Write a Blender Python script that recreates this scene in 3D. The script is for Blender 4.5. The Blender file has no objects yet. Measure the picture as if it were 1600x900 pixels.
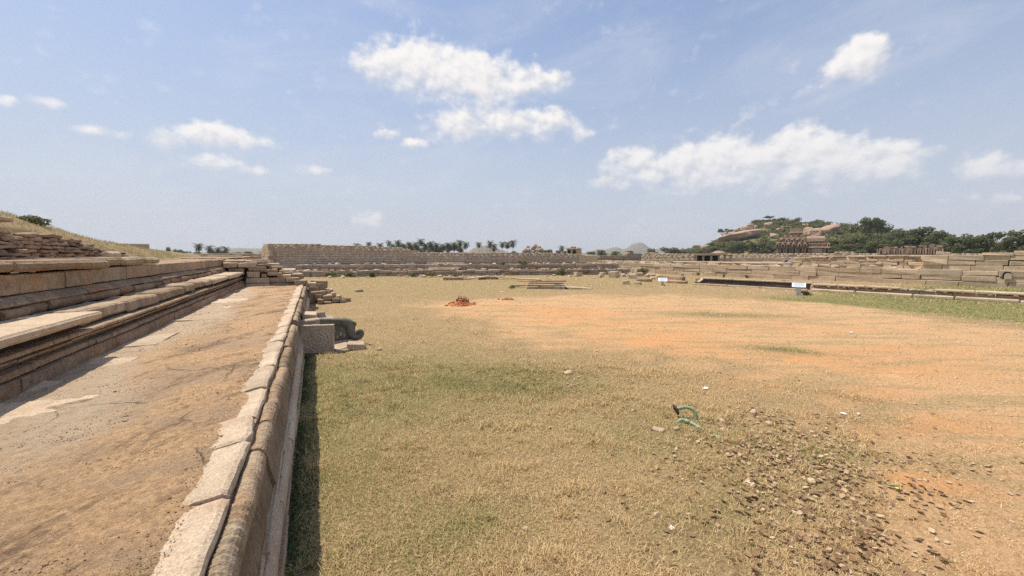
import bpy, math, random
import numpy as np
from mathutils import Vector, Matrix, noise

random.seed(7)
rng = np.random.default_rng(11)
S = bpy.context.scene
COL = S.collection
R = math.radians

# ------------------------------------------------------------------ camera, sky, sun, exposure
cam_d = bpy.data.cameras.new('camera')
cam_d.lens = 14.4; cam_d.sensor_width = 36.0; cam_d.clip_start = 0.05; cam_d.clip_end = 20000
cam = bpy.data.objects.new('camera', cam_d); COL.objects.link(cam)
cam.location = (0, 0, 3.0)
cam.rotation_euler = (R(90 - 4.912), 0, R(-25.63))
S.camera = cam

SUN_EL, SUN_AZ = R(63), R(-42.6)
sun_d = bpy.data.lights.new('sun', 'SUN'); sun_d.energy = 3.7; sun_d.angle = R(0.5); sun_d.color = (1.0, 0.90, 0.76)
sun = bpy.data.objects.new('sun', sun_d); COL.objects.link(sun)
to_sun = Vector((math.sin(SUN_AZ) * math.cos(SUN_EL), math.cos(SUN_AZ) * math.cos(SUN_EL), math.sin(SUN_EL)))
sun.rotation_euler = to_sun.to_track_quat('Z', 'Y').to_euler()

S.view_settings.view_transform = 'Standard'; S.view_settings.look = 'None'
S.view_settings.exposure = 0.55; S.view_settings.gamma = 1.0
S.render.engine = 'CYCLES'
S.cycles.use_denoising = False; S.cycles.adaptive_threshold = 0.006
S.cycles.max_bounces = 6; S.cycles.volume_bounces = 0; S.cycles.transparent_max_bounces = 8
SKY_STRENGTH = 0.094

CLOUDS = [(9.73, 22.61, 4.54, 2.23, 1.12), (12.95, 22.7, 4.13, 2.72, 1.29), (17.09, 22.14, 5.54, 2.63, 1.23), (21.33, 21.74, 5.64, 2.2, 1.18),
 (25.63, 21.51, 4.54, 1.9, 1.12), (29.93, 21.6, 3.39, 1.26, 0.95), (22.34, 18.84, 3.6, 1.48, 0.9), (18.71, 16.62, 5.26, 1.86, 1.12),
 (22.16, 17.47, 3.8, 1.34, 0.95), (28.23, 16.87, 5.9, 1.7, 1.18), (34.7, 15.3, 1.68, 0.69, 0.9), (9.12, 14.73, 1.41, 0.59, 0.84),
 (12.35, 14.01, 2.0, 0.86, 0.9), (-13.52, 11.5, 1.73, 0.91, 1.01), (-9.05, 12.57, 3.89, 1.25, 1.23), (-6.03, 12.38, 2.5, 0.92, 0.95),
 (-10.05, 10.03, 2.92, 1.04, 0.95), (-6.79, 9.43, 2.34, 0.62, 0.67), (0.6, 10.03, 1.9, 0.75, 0.9), (5.66, 4.22, 3.96, 1.26, 0.69),
 (-24.55, 12.9, 0.94, 0.51, 0.95), (-21.55, 13.51, 1.94, 0.6, 0.78), (-18.33, 11.63, 2.08, 0.52, 0.78), (64.68, 19.16, 2.85, 1.65, 1.29),
 (62.6, 16.99, 2.42, 1.35, 0.56), (41.41, 11.83, 3.03, 1.74, 1.01), (43.45, 10.45, 4.37, 1.92, 1.06), (48.44, 10.58, 4.26, 2.36, 1.12),
 (52.38, 11.15, 3.53, 2.6, 1.29), (56.76, 10.13, 3.39, 2.2, 1.18), (60.1, 10.85, 3.01, 2.55, 1.34), (63.01, 9.68, 3.16, 2.05, 1.23),
 (65.96, 8.78, 2.69, 1.56, 1.06), (67.57, 9.07, 1.81, 1.79, 1.18), (69.14, 7.87, 1.22, 0.81, 0.78), (39.42, 9.19, 4.01, 0.9, 0.78),
 (52.47, 8.76, 9.22, 1.49, 0.95), (61.45, 7.28, 9.58, 1.22, 0.67), (47.41, 8.01, 6.67, 0.87, 0.67), (70.58, 9.76, 1.44, 0.52, 0.78),
 (74.55, 7.59, 2.17, 1.11, 1.12), (76.39, 7.09, 1.54, 0.83, 1.01), (72.37, 4.81, 2.28, 0.52, 0.62), (75.13, 4.5, 1.64, 0.5, 0.56)]
HILL_PROFILE = [(47.28, 3.62), (49.18, 5.44), (51.39, 10.2), (52.82, 17.79), (53.87, 22.32), (54.9, 25.6), (55.91, 28.8), (57.22, 30.71), (60.04, 29.3),
 (62.97, 26.77), (64.62, 23.67), (68.68, 18.08), (73.09, 9.76), (76.87, 5.09), (80.11, 3.39)]
HILL_BOULDERS = [('slab', 54.49, 16.01, 31.02, 6.0), ('slab', 50.74, 6.93, 8.46, 4.5), ('b', 53.28, 20.53, 5.64, 4.5), ('b', 52.54, 15.69, 5.17, 4.0),
 ('b', 54.21, 22.27, 5.17, 4.0), ('b', 54.96, 24.01, 6.11, 4.5), ('b', 55.6, 24.94, 5.64, 5.5), ('b', 56.17, 24.02, 2.82, 4.0),
 ('b', 58.08, 15.54, 6.58, 3.5), ('b', 57.67, 27.35, 3.76, 2.5), ('b', 57.44, 25.58, 6.11, 4.0), ('b', 58.59, 21.16, 5.17, 3.0),
 ('b', 61.0, 24.92, 4.23, 3.0), ('b', 61.38, 18.06, 8.46, 7.0), ('b', 61.94, 16.97, 10.34, 6.0), ('slab', 63.19, 21.14, 15.04, 4.5),
 ('b', 65.08, 20.67, 4.23, 4.0), ('b', 53.73, 18.55, 7.52, 4.0), ('b', 63.86, 19.52, 5.64, 3.5)]
TREES = [(52.68, 400.0, 24.46, 10.02, 'hill'), (53.66, 400.0, 23.18, 6.62, 'hill'), (56.3, 415.0, 31.09, 11.15, 'hill'), (57.48, 425.0, 33.64, 11.28, 'hill'),
 (58.93, 425.0, 31.51, 11.1, 'hill'), (60.04, 425.0, 31.69, 13.15, 'hill'), (61.94, 420.0, 28.09, 15.87, 'hill'),
 (64.51, 400.0, 24.65, 12.65, 'hill'), (66.51, 300.0, 21.22, 18.43, 'big'), (63.8, 250.0, 9.39, 14.13, 'belt'), (65.58, 245.0, 10.27, 13.5, 'belt'),
 (67.31, 250.0, 11.38, 14.59, 'belt'), (69.06, 240.0, 12.98, 15.25, 'belt'), (70.52, 240.0, 13.52, 14.35, 'belt'),
 (71.75, 235.0, 11.32, 9.16, 'belt'), (64.73, 225.0, 6.52, 9.82, 'belt'), (66.81, 220.0, 7.36, 10.35, 'belt'), (68.58, 220.0, 7.74, 10.06, 'belt'),
 (73.01, 215.0, 9.54, 10.01, 'belt'), (74.09, 210.0, 8.61, 9.14, 'belt'), (75.13, 210.0, 9.55, 8.52, 'belt'), (76.16, 205.0, 8.45, 8.15, 'belt'),
 (76.87, 200.0, 9.59, 8.61, 'belt'), (77.96, 200.0, 9.62, 8.4, 'belt'), (44.38, 330.0, 6.87, 12.7, 'low'), (46.12, 330.0, 7.79, 14.49, 'low'),
 (47.82, 330.0, 6.31, 12.41, 'low'), (50.07, 330.0, 5.79, 12.2, 'low'), (51.25, 340.0, 8.22, 11.5, 'low'), (52.25, 330.0, 9.85, 12.91, 'low'),
 (53.94, 320.0, 10.42, 13.21, 'low'), (55.71, 320.0, 9.86, 13.85, 'low'), (57.28, 320.0, 9.33, 12.77, 'low'), (58.49, 330.0, 10.3, 11.26, 'low'),
 (41.7, 330.0, 5.46, 9.91, 'low'), (39.62, 330.0, 4.99, 11.01, 'low'), (37.92, 300.0, 5.73, 10.99, 'low'), (36.64, 320.0, 4.46, 8.83, 'low'),
 (29.73, 420.0, 7.54, 11.78, 'low'), (30.79, 420.0, 7.54, 11.76, 'low'), (32.02, 420.0, 6.23, 10.43, 'low'), (33.43, 400.0, 5.46, 9.91, 'low'),
 (27.86, 430.0, 7.0, 9.4, 'low'), (26.08, 430.0, 5.67, 9.41, 'low'), (-14.21, 260.0, 6.71, 3.12, 'left'), (-13.58, 280.0, 5.35, 6.1, 'left'),
 (-12.71, 290.0, 4.76, 7.82, 'left'), (-11.59, 300.0, 4.48, 7.47, 'left'), (-10.45, 300.0, 4.88, 8.33, 'left'), (-9.38, 300.0, 4.52, 7.68, 'left'),
 (-8.17, 320.0, 4.24, 9.14, 'left'), (-6.79, 320.0, 4.68, 10.13, 'left'), (-5.63, 320.0, 4.27, 8.55, 'left')]
PALMS = [(5.06, 300.0, 9.96), (6.48, 300.0, 10.9), (7.85, 300.0, 10.52), (8.99, 280.0, 11.3), (9.48, 270.0, 9.02), (10.14, 260.0, 11.14),
 (10.97, 260.0, 9.23), (11.64, 255.0, 9.89), (12.49, 255.0, 9.92), (13.16, 250.0, 11.68), (13.76, 250.0, 9.44), (14.45, 250.0, 10.21),
 (15.22, 250.0, 9.47), (16.09, 250.0, 8.72), (16.78, 255.0, 9.63), (17.65, 255.0, 10.03), (18.44, 250.0, 11.06), (19.23, 255.0, 10.06),
 (21.0, 270.0, 10.5), (22.6, 255.0, 10.88), (23.13, 260.0, 9.03), (24.29, 260.0, 10.24), (25.01, 260.0, 10.64), (25.72, 255.0, 11.28),
 (32.55, 300.0, 8.53), (-11.65, 260.0, 8.13), (-10.68, 280.0, 7.54), (-9.92, 300.0, 6.78), (-9.2, 290.0, 7.06), (8.09, 269.8, 7.46),
 (8.51, 257.62, 7.05), (8.62, 265.37, 6.59), (8.99, 273.81, 6.26), (9.49, 280.56, 7.87), (9.57, 289.72, 7.55), (10.0, 281.86, 7.13),
 (10.15, 278.64, 7.03), (10.54, 289.62, 9.4), (10.91, 290.15, 7.33), (11.3, 270.8, 6.48), (11.63, 292.42, 8.22), (11.97, 260.44, 8.61),
 (12.06, 272.45, 6.38), (12.51, 275.29, 8.35), (12.74, 278.4, 8.27), (13.12, 282.28, 6.7), (13.56, 294.64, 7.02), (13.79, 289.43, 9.08),
 (14.2, 277.76, 6.66), (14.43, 288.26, 8.92), (14.7, 257.54, 8.09), (15.12, 258.54, 6.18), (15.42, 261.03, 7.82), (15.56, 289.91, 7.25),
 (15.8, 256.8, 7.19), (16.35, 290.24, 8.63), (16.77, 294.94, 8.17), (16.85, 278.99, 9.17), (17.08, 271.32, 8.66), (17.6, 256.7, 8.47),
 (18.02, 293.35, 8.76), (18.35, 273.42, 8.19), (18.55, 278.83, 7.5)]


# ------------------------------------------------------------------ node helpers
def nd(nt, typ, ins=None, **attrs):
    n = nt.nodes.new('ShaderNode' + typ)
    for k, v in attrs.items(): setattr(n, k, v)
    for k, v in (ins or {}).items():
        s = n.inputs[k]
        if isinstance(v, bpy.types.NodeSocket): nt.links.new(v, s)
        elif isinstance(v, bpy.types.Node): nt.links.new(v.outputs[0], s)
        else: s.default_value = v
    return n
def math_(nt, op, a, b=0.0, c=None, clamp=False):
    ins = {0: a, 1: b}
    if c is not None: ins[2] = c
    return nd(nt, 'Math', ins, operation=op, use_clamp=clamp).outputs[0]
def mix(nt, f, a, b, mode='MIX'):
    n = nd(nt, 'Mix', None, data_type='RGBA', blend_type=mode)
    for s, v in ((n.inputs[0], f), (n.inputs[6], a), (n.inputs[7], b)):
        if isinstance(v, bpy.types.NodeSocket): nt.links.new(v, s)
        elif isinstance(v, (int, float)): s.default_value = v
        else: s.default_value = (*v[:3], 1)
    return n.outputs[2]
def mapr(nt, v, a, b, c=0.0, d=1.0, smooth=True):
    return nd(nt, 'MapRange', {0: v, 1: a, 2: b, 3: c, 4: d}, interpolation_type='SMOOTHSTEP' if smooth else 'LINEAR').outputs[0]
def noi(nt, vec, scale, detail=4, rough=.55, dist=0.0):
    return nd(nt, 'TexNoise', {'Vector': vec, 'Scale': scale, 'Detail': detail, 'Roughness': rough, 'Distortion': dist}).outputs['Fac']
def new_mat(name):
    m = bpy.data.materials.new(name); m.use_nodes = True
    nt = m.node_tree; b = nt.nodes['Principled BSDF']
    b.inputs['Roughness'].default_value = .9
    b.inputs['Specular IOR Level'].default_value = .2
    return m, nt, b
def bump(nt, b, h, strength, dist):
    n = nd(nt, 'Bump', {'Height': h, 'Strength': strength, 'Distance': dist})
    nt.links.new(n.outputs[0], b.inputs['Normal'])

# ------------------------------------------------------------------ sky
def build_sky():
    w = bpy.data.worlds.new('World'); S.world = w; w.use_nodes = True
    w.name = 'sky'
    nt = w.node_tree; nt.nodes.clear()
    sky = nd(nt, 'TexSky', sky_type='NISHITA', sun_disc=False, sun_elevation=SUN_EL, sun_rotation=SUN_AZ, air_density=1.0, dust_density=1.2, ozone_density=1.0)
    d = nd(nt, 'TexCoord').outputs['Generated']
    d = nd(nt, 'VectorMath', {0: d}, operation='NORMALIZE').outputs[0]
    sp = nd(nt, 'SeparateXYZ', {0: d})
    azr = math_(nt, 'ARCTAN2', sp.outputs[0], sp.outputs[1])
    az = math_(nt, 'MULTIPLY', azr, 57.29578)
    el = math_(nt, 'MULTIPLY', math_(nt, 'ARCSINE', sp.outputs[2]), 57.29578)
    base = nd(nt, 'VectorMath', {0: sky.outputs[0], 3: SKY_STRENGTH}, operation='SCALE').outputs[0]
    base = mix(nt, .3, base, (.30, .40, .64))
    # milky air: the lower sky pales to a warm grey
    hz = mapr(nt, el, -2.0, 32.0, .93, .0)
    base = mix(nt, math_(nt, 'ADD', math_(nt, 'MULTIPLY', hz, .9), .06, clamp=True), base, SKY_HAZE)
    # cirrus: stretched thin veil
    cv = nd(nt, 'CombineXYZ', {0: math_(nt, 'MULTIPLY_ADD', az, .035, math_(nt, 'MULTIPLY', el, .02)), 1: math_(nt, 'MULTIPLY_ADD', el, .11, math_(nt, 'MULTIPLY', az, -.02)), 2: 3.3}).outputs[0]
    ci = noi(nt, cv, 1.3, 7, .62, .6)
    ci = math_(nt, 'MULTIPLY', mapr(nt, ci, .42, .80), .36)
    base = mix(nt, ci, base, (.50, .515, .56))
    # cumulus: soft banks at their bearings, torn by noise
    ae = nd(nt, 'CombineXYZ', {0: az, 1: el, 2: 0.0}).outputs[0]
    n1 = nd(nt, 'TexNoise', {'Vector': ae, 'Scale': .42, 'Detail': 3.0, 'Roughness': .5})
    warp = nd(nt, 'VectorMath', {0: n1.outputs['Color'], 1: (.5, .5, .5)}, operation='SUBTRACT').outputs[0]
    warp = nd(nt, 'VectorMath', {0: warp, 1: (2.6, 1.1, 0)}, operation='MULTIPLY').outputs[0]
    aw = nd(nt, 'VectorMath', {0: ae, 1: warp}, operation='ADD').outputs[0]
    tot = None; num = None; den = None
    el_w = nd(nt, 'SeparateXYZ', {0: aw}).outputs[1]
    for (a, e, sa, se, wt) in CLOUDS + CLOUDS_BEHIND:
        v = nd(nt, 'VectorMath', {0: aw, 1: (1 / (1.25 * sa), 1 / (1.35 * se), 0), 2: (-a / (1.25 * sa), -e / (1.35 * se), 0)}, operation='MULTIPLY_ADD').outputs[0]
        r = nd(nt, 'VectorMath', {0: v}, operation='LENGTH').outputs['Value']
        g = nd(nt, 'MapRange', {0: r, 1: 0.0, 2: 1.55, 3: wt, 4: 0.0}, interpolation_type='SMOOTHSTEP').outputs[0]
        rel = math_(nt, 'MULTIPLY', g, math_(nt, 'MULTIPLY_ADD', el_w, 1 / se, -e / se))
        tot = g if tot is None else math_(nt, 'SMOOTH_MAX', tot, g, .25)
        num = rel if num is None else math_(nt, 'ADD', num, rel); den = g if den is None else math_(nt, 'ADD', den, g)
    rel = math_(nt, 'DIVIDE', num, math_(nt, 'ADD', den, .02))
    def puffs(off):
        p = nd(nt, 'VectorMath', {0: nd(nt, 'VectorMath', {0: ae, 1: (1.0, 1.3, 1)}, operation='MULTIPLY').outputs[0], 1: off}, operation='ADD').outputs[0]
        a_ = nd(nt, 'TexNoise', {'Vector': p, 'Scale': .30, 'Detail': 6.5, 'Roughness': .52, 'Distortion': .1}).outputs['Fac']
        b_ = nd(nt, 'TexVoronoi', {'Vector': p, 'Scale': .62, 'Detail': 2.0, 'Roughness': .5}, feature='F1').outputs['Distance']
        return math_(nt, 'ADD', math_(nt, 'MULTIPLY', a_, .86), math_(nt, 'MULTIPLY', math_(nt, 'SUBTRACT', .95, b_), .15))
    f1 = puffs((0, 0, 0)); f2 = puffs((-.5, .9, 0))
    dens = math_(nt, 'ADD', tot, math_(nt, 'MULTIPLY', math_(nt, 'SUBTRACT', f1, .5), 2.0))
    dens = math_(nt, 'MULTIPLY', dens, mapr(nt, tot, .02, .3))
    # crowns have firmer edges than the ragged bases
    hi = mapr(nt, rel, -1.0, .9, 1.35, .72)
    cover = nd(nt, 'MapRange', {0: dens, 1: .08, 2: hi, 3: 0.0, 4: 1.0}, interpolation_type='SMOOTHSTEP').outputs[0]
    lit = math_(nt, 'ADD', math_(nt, 'MULTIPLY', rel, .42), math_(nt, 'MULTIPLY', math_(nt, 'SUBTRACT', f1, f2), 2.6))
    cc = mix(nt, mapr(nt, lit, -.75, .55), CLOUD_DARK, CLOUD_LIGHT)
    fade = mapr(nt, el, 3.0, 17.0, .55, .95)
    col = mix(nt, math_(nt, 'MULTIPLY', cover, fade), base, cc)
    # below the horizon: dull earth
    bg = nd(nt, 'Background', {0: col, 1: 1.0})
    out = nd(nt, 'OutputWorld', {0: bg.outputs[0]})
    w.cycles.sampling_method = 'MANUAL'; w.cycles.sample_map_resolution = 1024
SKY_HAZE = (.395, .42, .475)
CLOUD_LIGHT = (.68, .655, .635); CLOUD_DARK = (.485, .49, .515)
CLOUDS_BEHIND = [(-70, 16, 12, 2.4, 1), (-110, 22, 9, 3, .9), (-150, 14, 16, 2.2, 1), (100, 12, 10, 2.2, 1), (125, 20, 12, 3, .9), (165, 25, 9, 3, 1), (-40, 48, 12, 5, .7), (90, 52, 14, 6, .7), (-160, 55, 14, 6, .7), (60, 34, 9, 3, .6)]
build_sky()

# ------------------------------------------------------------------ object helpers
def mesh_np(name, v, f, mat=None, smooth=False):
    """f: (n,3) or (n,4) int array or list of tuples"""
    me = bpy.data.meshes.new(name)
    if isinstance(f, np.ndarray):
        v = np.asarray(v, np.float32); n, k = f.shape
        me.vertices.add(len(v)); me.vertices.foreach_set('co', v.ravel())
        me.loops.add(n * k); me.loops.foreach_set('vertex_index', f.astype(np.int32).ravel())
        me.polygons.add(n); me.polygons.foreach_set('loop_start', np.arange(0, n * k, k, dtype=np.int32))
        me.polygons.foreach_set('loop_total', np.full(n, k, np.int32))
        me.update(calc_edges=True); me.validate()
    else:
        me.from_pydata([tuple(map(float, p)) for p in v], [], f); me.update()
    if mat: me.materials.append(mat)
    if smooth: me.polygons.foreach_set('use_smooth', np.ones(len(me.polygons), bool))
    return me
def attr(me, name, vals):
    a = me.attributes.new(name, 'FLOAT', 'POINT'); a.data.foreach_set('value', np.asarray(vals, np.float32))
WORLD = {}
def link(name, me, parent=None, loc=(0, 0, 0), rot=(0, 0, 0), scale=(1, 1, 1)):
    """loc in world metres; parents are never rotated or scaled"""
    o = bpy.data.objects.new(name, me); COL.objects.link(o)
    w = Vector(loc); WORLD[o.name] = w
    if parent is not None:
        o.parent = parent; o.location = w - WORLD[parent.name]
    else: o.location = w
    o.rotation_euler = rot; o.scale = scale
    return o
def tag(o, label, cat, group=None, kind=None):
    o['label'] = label; o['category'] = cat
    if group: o['group'] = group
    o['kind'] = kind or 'thing'
    return o
def thing(name, loc, label, cat, group=None):
    return tag(link(name, None, None, loc), label, cat, group)
def struct(name, me, loc=(0, 0, 0), label=None):
    o = link(name, me, None, loc); o['kind'] = 'structure'
    if label: o['label'] = label
    return o
def shift(v, o): return [(a - o[0], b - o[1], c - o[2]) for a, b, c in v]

_topo = {}
def box_topo(nx, ny, nz):
    k = (nx, ny, nz)
    if k in _topo: return _topo[k]
    idx = {}; pts = []
    for i in range(nx):
        for j in range(ny):
            for l in range(nz):
                if i in (0, nx - 1) or j in (0, ny - 1) or l in (0, nz - 1):
                    idx[i, j, l] = len(pts); pts.append((i, j, l))
    F = []
    for i in range(nx - 1):
        for j in range(ny - 1):
            F.append((idx[i, j, 0], idx[i, j + 1, 0], idx[i + 1, j + 1, 0], idx[i + 1, j, 0]))
            F.append((idx[i, j, nz - 1], idx[i + 1, j, nz - 1], idx[i + 1, j + 1, nz - 1], idx[i, j + 1, nz - 1]))
    for i in range(nx - 1):
        for l in range(nz - 1):
            F.append((idx[i, 0, l], idx[i + 1, 0, l], idx[i + 1, 0, l + 1], idx[i, 0, l + 1]))
            F.append((idx[i, ny - 1, l], idx[i, ny - 1, l + 1], idx[i + 1, ny - 1, l + 1], idx[i + 1, ny - 1, l]))
    for j in range(ny - 1):
        for l in range(nz - 1):
            F.append((idx[0, j, l], idx[0, j, l + 1], idx[0, j + 1, l + 1], idx[0, j + 1, l]))
            F.append((idx[nx - 1, j, l], idx[nx - 1, j + 1, l], idx[nx - 1, j + 1, l + 1], idx[nx - 1, j, l + 1]))
    _topo[k] = (pts, F); return _topo[k]
def nz3(p): return noise.noise_vector(Vector(p))
def stone(name, dims, mat, n=(4, 4, 4), ch=.02, amp=.02, freq=2.0, seed=0, corner=0.0, smooth=False):
    """weathered block centred on its base: chamfered edges, noise-roughened faces"""
    dx, dy, dz = dims; pts, F = box_topo(*n)
    def co(d, m):
        c = min(ch, d * .3)
        return [-d / 2] + [-d / 2 + c + (d - 2 * c) * t / (m - 3) for t in range(m - 2)] + [d / 2]
    cx, cy, cz = co(dx, n[0]), co(dy, n[1]), co(dz, n[2]); r = random.Random(seed)
    cj = {(a, b, c): (r.uniform(-1, 1) * corner, r.uniform(-1, 1) * corner, r.uniform(-1, 1) * corner) for a in (0, 1) for b in (0, 1) for c in (0, 1)}
    off = Vector((seed * 3.17 % 97, seed * 7.31 % 89, seed * 1.7 % 83))
    V = []
    for i, j, l in pts:
        p = [cx[i], cy[j], cz[l]]
        ex = [i in (0, n[0] - 1), j in (0, n[1] - 1), l in (0, n[2] - 1)]
        k = sum(ex)
        if k >= 2:
            pull = .55 if k == 2 else .68
            for a, d in zip(range(3), dims):
                if ex[a]: p[a] -= math.copysign(min(ch, d * .3) * pull, p[a])
        u, v, w = p[0] / dx + .5, p[1] / dy + .5, p[2] / dz + .5
        if corner:
            for a in range(3):
                s = 0
                for (A, B, Cc), q in cj.items(): s += q[a] * (u if A else 1 - u) * (v if B else 1 - v) * (w if Cc else 1 - w)
                p[a] += s
        q = nz3(Vector(p) * freq + off) + .5 * nz3(Vector(p) * freq * 2.7 + off)
        V.append((p[0] + q.x * amp, p[1] + q.y * amp, p[2] + dz / 2 + q.z * amp * .7))
    return mesh_np(name, V, F, mat, smooth)
_units = {}
def unit_stone(mat, k, rough=1.0, dims=(.6, .6, .4)):
    """small shared block meshes, 1 x 1 x 1 before scaling, chamfered, 44 triangles; one set per size class"""
    cls = tuple(min((.12, .25, .5, 1., 2.), key=lambda q: abs(math.log(max(d, .01) / q))) for d in dims)
    key = (mat.name, k, rough, cls)
    if key in _units: return _units[key]
    r = random.Random(k * 13 + 5); cc = [min(.16, .028 * (.6 + .4 * rough) / q) for q in cls]; jj = [min(.07, .035 * rough / q) for q in cls]
    V = []; ids = {}
    for s in [(a, b, d) for a in (-1, 1) for b in (-1, 1) for d in (-1, 1)]:
        j = [r.uniform(-1, 1) * jj[t] for t in range(3)]
        for ax in range(3):
            p = []
            for t in range(3):
                e = .5 if t == ax else .5 - cc[t] * r.uniform(.7, 1.6)
                p.append(s[t] * e + j[t])
            ids[s, ax] = len(V); V.append((p[0], p[1], p[2] + .5))
    F = []
    for ax in range(3):
        o1, o2 = [(1, 2), (2, 0), (0, 1)][ax]
        for sg in (-1, 1):
            q = []
            for a, b in ((-1, -1), (1, -1), (1, 1), (-1, 1)):
                s = [0, 0, 0]; s[ax] = sg; s[o1] = a; s[o2] = b; q.append(ids[tuple(s), ax])
            F.append(tuple(q if sg > 0 else q[::-1]))
    for ax in range(3):       # edges along ax
        o1, o2 = [(1, 2), (2, 0), (0, 1)][ax]
        for a, b in ((-1, -1), (1, -1), (1, 1), (-1, 1)):
            s0 = [0, 0, 0]; s0[o1] = a; s0[o2] = b; s1 = list(s0); s0[ax] = -1; s1[ax] = 1
            s0, s1 = tuple(s0), tuple(s1)
            q = (ids[s0, o1], ids[s0, o2], ids[s1, o2], ids[s1, o1])
            F.append(q if a * b < 0 else q[::-1])
    for s in [(a, b, d) for a in (-1, 1) for b in (-1, 1) for d in (-1, 1)]:
        q = (ids[s, 0], ids[s, 1], ids[s, 2])
        F.append(q if s[0] * s[1] * s[2] > 0 else q[::-1])
    me = mesh_np('block', V, F, mat); _units[key] = me; return me
def box_mesh(name, lo, hi, mat):
    x0, y0, z0 = lo; x1, y1, z1 = hi
    V = [(x, y, z) for x in (x0, x1) for y in (y0, y1) for z in (z0, z1)]
    F = [(0, 1, 3, 2), (4, 6, 7, 5), (0, 4, 5, 1), (2, 3, 7, 6), (0, 2, 6, 4), (1, 5, 7, 3)]
    return mesh_np(name, V, F, mat)
def prism_mesh(name, prof, y0, y1, mat, ny=2, amp=0.0, freq=2., seed=0, caps=True, axis='y', bow=None, smooth=False):
    """profile of (x, z) swept along y, roughened"""
    m = len(prof); V = []; off = Vector((seed * 2.3 % 71, seed * 5.1 % 67, seed))
    for k in range(ny):
        y = y0 + (y1 - y0) * k / (ny - 1)
        for (x, z) in prof:
            p = Vector((x, y, z))
            if amp:
                q = nz3(p * freq + off) + .5 * nz3(p * freq * 3 + off); p = p + Vector((q.x, q.y * .3, q.z)) * amp
            V.append(tuple(p))
    F = []
    for k in range(ny - 1):
        for i in range(m):
            a, b = k * m + i, k * m + (i + 1) % m
            F.append((a, a + m, b + m, b))
    if caps: F.append(tuple(range(m))); F.append(tuple((ny - 1) * m + i for i in reversed(range(m))))
    me = mesh_np(name, V, F, mat, smooth)
    return me
def tube(name, pts, rad, mat, seg=12, caps=True, smooth=True):
    V = []; F = []; pts = [Vector(p) for p in pts]
    rads = rad if isinstance(rad, (list, tuple)) else [rad] * len(pts)
    up = Vector((0, 0, 1)); prev = None
    for i, p in enumerate(pts):
        t = (pts[min(i + 1, len(pts) - 1)] - pts[max(i - 1, 0)]).normalized()
        if prev is None:
            a = t.cross(up if abs(t.z) < .9 else Vector((1, 0, 0))).normalized()
        else: a = (prev - t * prev.dot(t)).normalized()
        prev = a; b = t.cross(a)
        for k in range(seg):
            th = 2 * math.pi * k / seg
            V.append(tuple(p + (a * math.cos(th) + b * math.sin(th)) * rads[i]))
    for i in range(len(pts) - 1):
        for k in range(seg):
            F.append((i * seg + k, i * seg + (k + 1) % seg, (i + 1) * seg + (k + 1) % seg, (i + 1) * seg + k))
    if caps: F.append(tuple(range(seg))[::-1]); F.append(tuple((len(pts) - 1) * seg + k for k in range(seg)))
    return mesh_np(name, V, F, mat, smooth)
def lathe(name, prof, mat, seg=16, smooth=True):
    V = []; F = []; m = len(prof)
    for k in range(seg):
        th = 2 * math.pi * k / seg
        for r, z in prof: V.append((r * math.cos(th), r * math.sin(th), z))
    for k in range(seg):
        k2 = (k + 1) % seg
        for i in range(m - 1): F.append((k * m + i, k2 * m + i, k2 * m + i + 1, k * m + i + 1))
    return mesh_np(name, V, F, mat, smooth)
def merge(parts):
    """list of (verts array, faces array) with the same face size"""
    V = []; F = []; o = 0
    for v, f in parts: V.append(v); F.append(f + o); o += len(v)
    return np.concatenate(V), np.concatenate(F)
def pol(azd, d): a = R(azd); return (math.sin(a) * d, math.cos(a) * d)

# ------------------------------------------------------------------ materials
def mk_stone(name, light, dark, stain=(.10, .08, .065), stain_amt=.35, bump_s=.5, tint=(.40, .24, .15), tint_amt=.15, var=.3, fine=45., lich=0.0):
    m, nt, b = new_mat(name)
    pos = nd(nt, 'NewGeometry').outputs['Position']
    oi = nd(nt, 'ObjectInfo').outputs['Random']
    at = nd(nt, 'Attribute', attribute_name='rnd').outputs['Fac']
    rnd = math_(nt, 'FRACT', math_(nt, 'ADD', oi, math_(nt, 'MULTIPLY', at, 7.31)))
    n1 = noi(nt, pos, .9, 5, .6); n2 = noi(nt, pos, 7, 6, .65); n3 = noi(nt, pos, fine, 5, .7)
    f = math_(nt, 'ADD', math_(nt, 'MULTIPLY', n1, .5), math_(nt, 'MULTIPLY', n2, .5))
    c = mix(nt, mapr(nt, f, .36, .64), dark, light)
    tf = math_(nt, 'MULTIPLY', mapr(nt, noi(nt, pos, 1.7, 4, .6), .5, .72), tint_amt * 2.2)
    c = mix(nt, tf, c, tint)
    r2 = math_(nt, 'FRACT', math_(nt, 'MULTIPLY', rnd, 17.3))
    c = mix(nt, math_(nt, 'MULTIPLY', r2, tint_amt), c, tint)
    st = mapr(nt, noi(nt, pos, 3.1, 8, .72, .4), .56, .72)
    c = mix(nt, math_(nt, 'MULTIPLY', st, stain_amt), c, stain)
    if lich: c = mix(nt, math_(nt, 'MULTIPLY', mapr(nt, noi(nt, pos, 14, 4, .6), .6, .66), lich), c, (.46, .45, .40))
    sp = mapr(nt, n3, .32, .68, .62, 1.34, False)
    v = math_(nt, 'MULTIPLY', sp, math_(nt, 'ADD', math_(nt, 'MULTIPLY', rnd, var), 1 - var / 2))
    c = mix(nt, 1.0, c, nd(nt, 'CombineXYZ', {0: v, 1: v, 2: v}).outputs[0], 'MULTIPLY')
    nt.links.new(c, b.inputs['Base Color'])
    h = math_(nt, 'ADD', math_(nt, 'MULTIPLY', n3, .35), math_(nt, 'ADD', n2, math_(nt, 'MULTIPLY', noi(nt, pos, 22, 4, .6), .5)))
    bump(nt, b, h, bump_s, .03)
    return m
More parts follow.
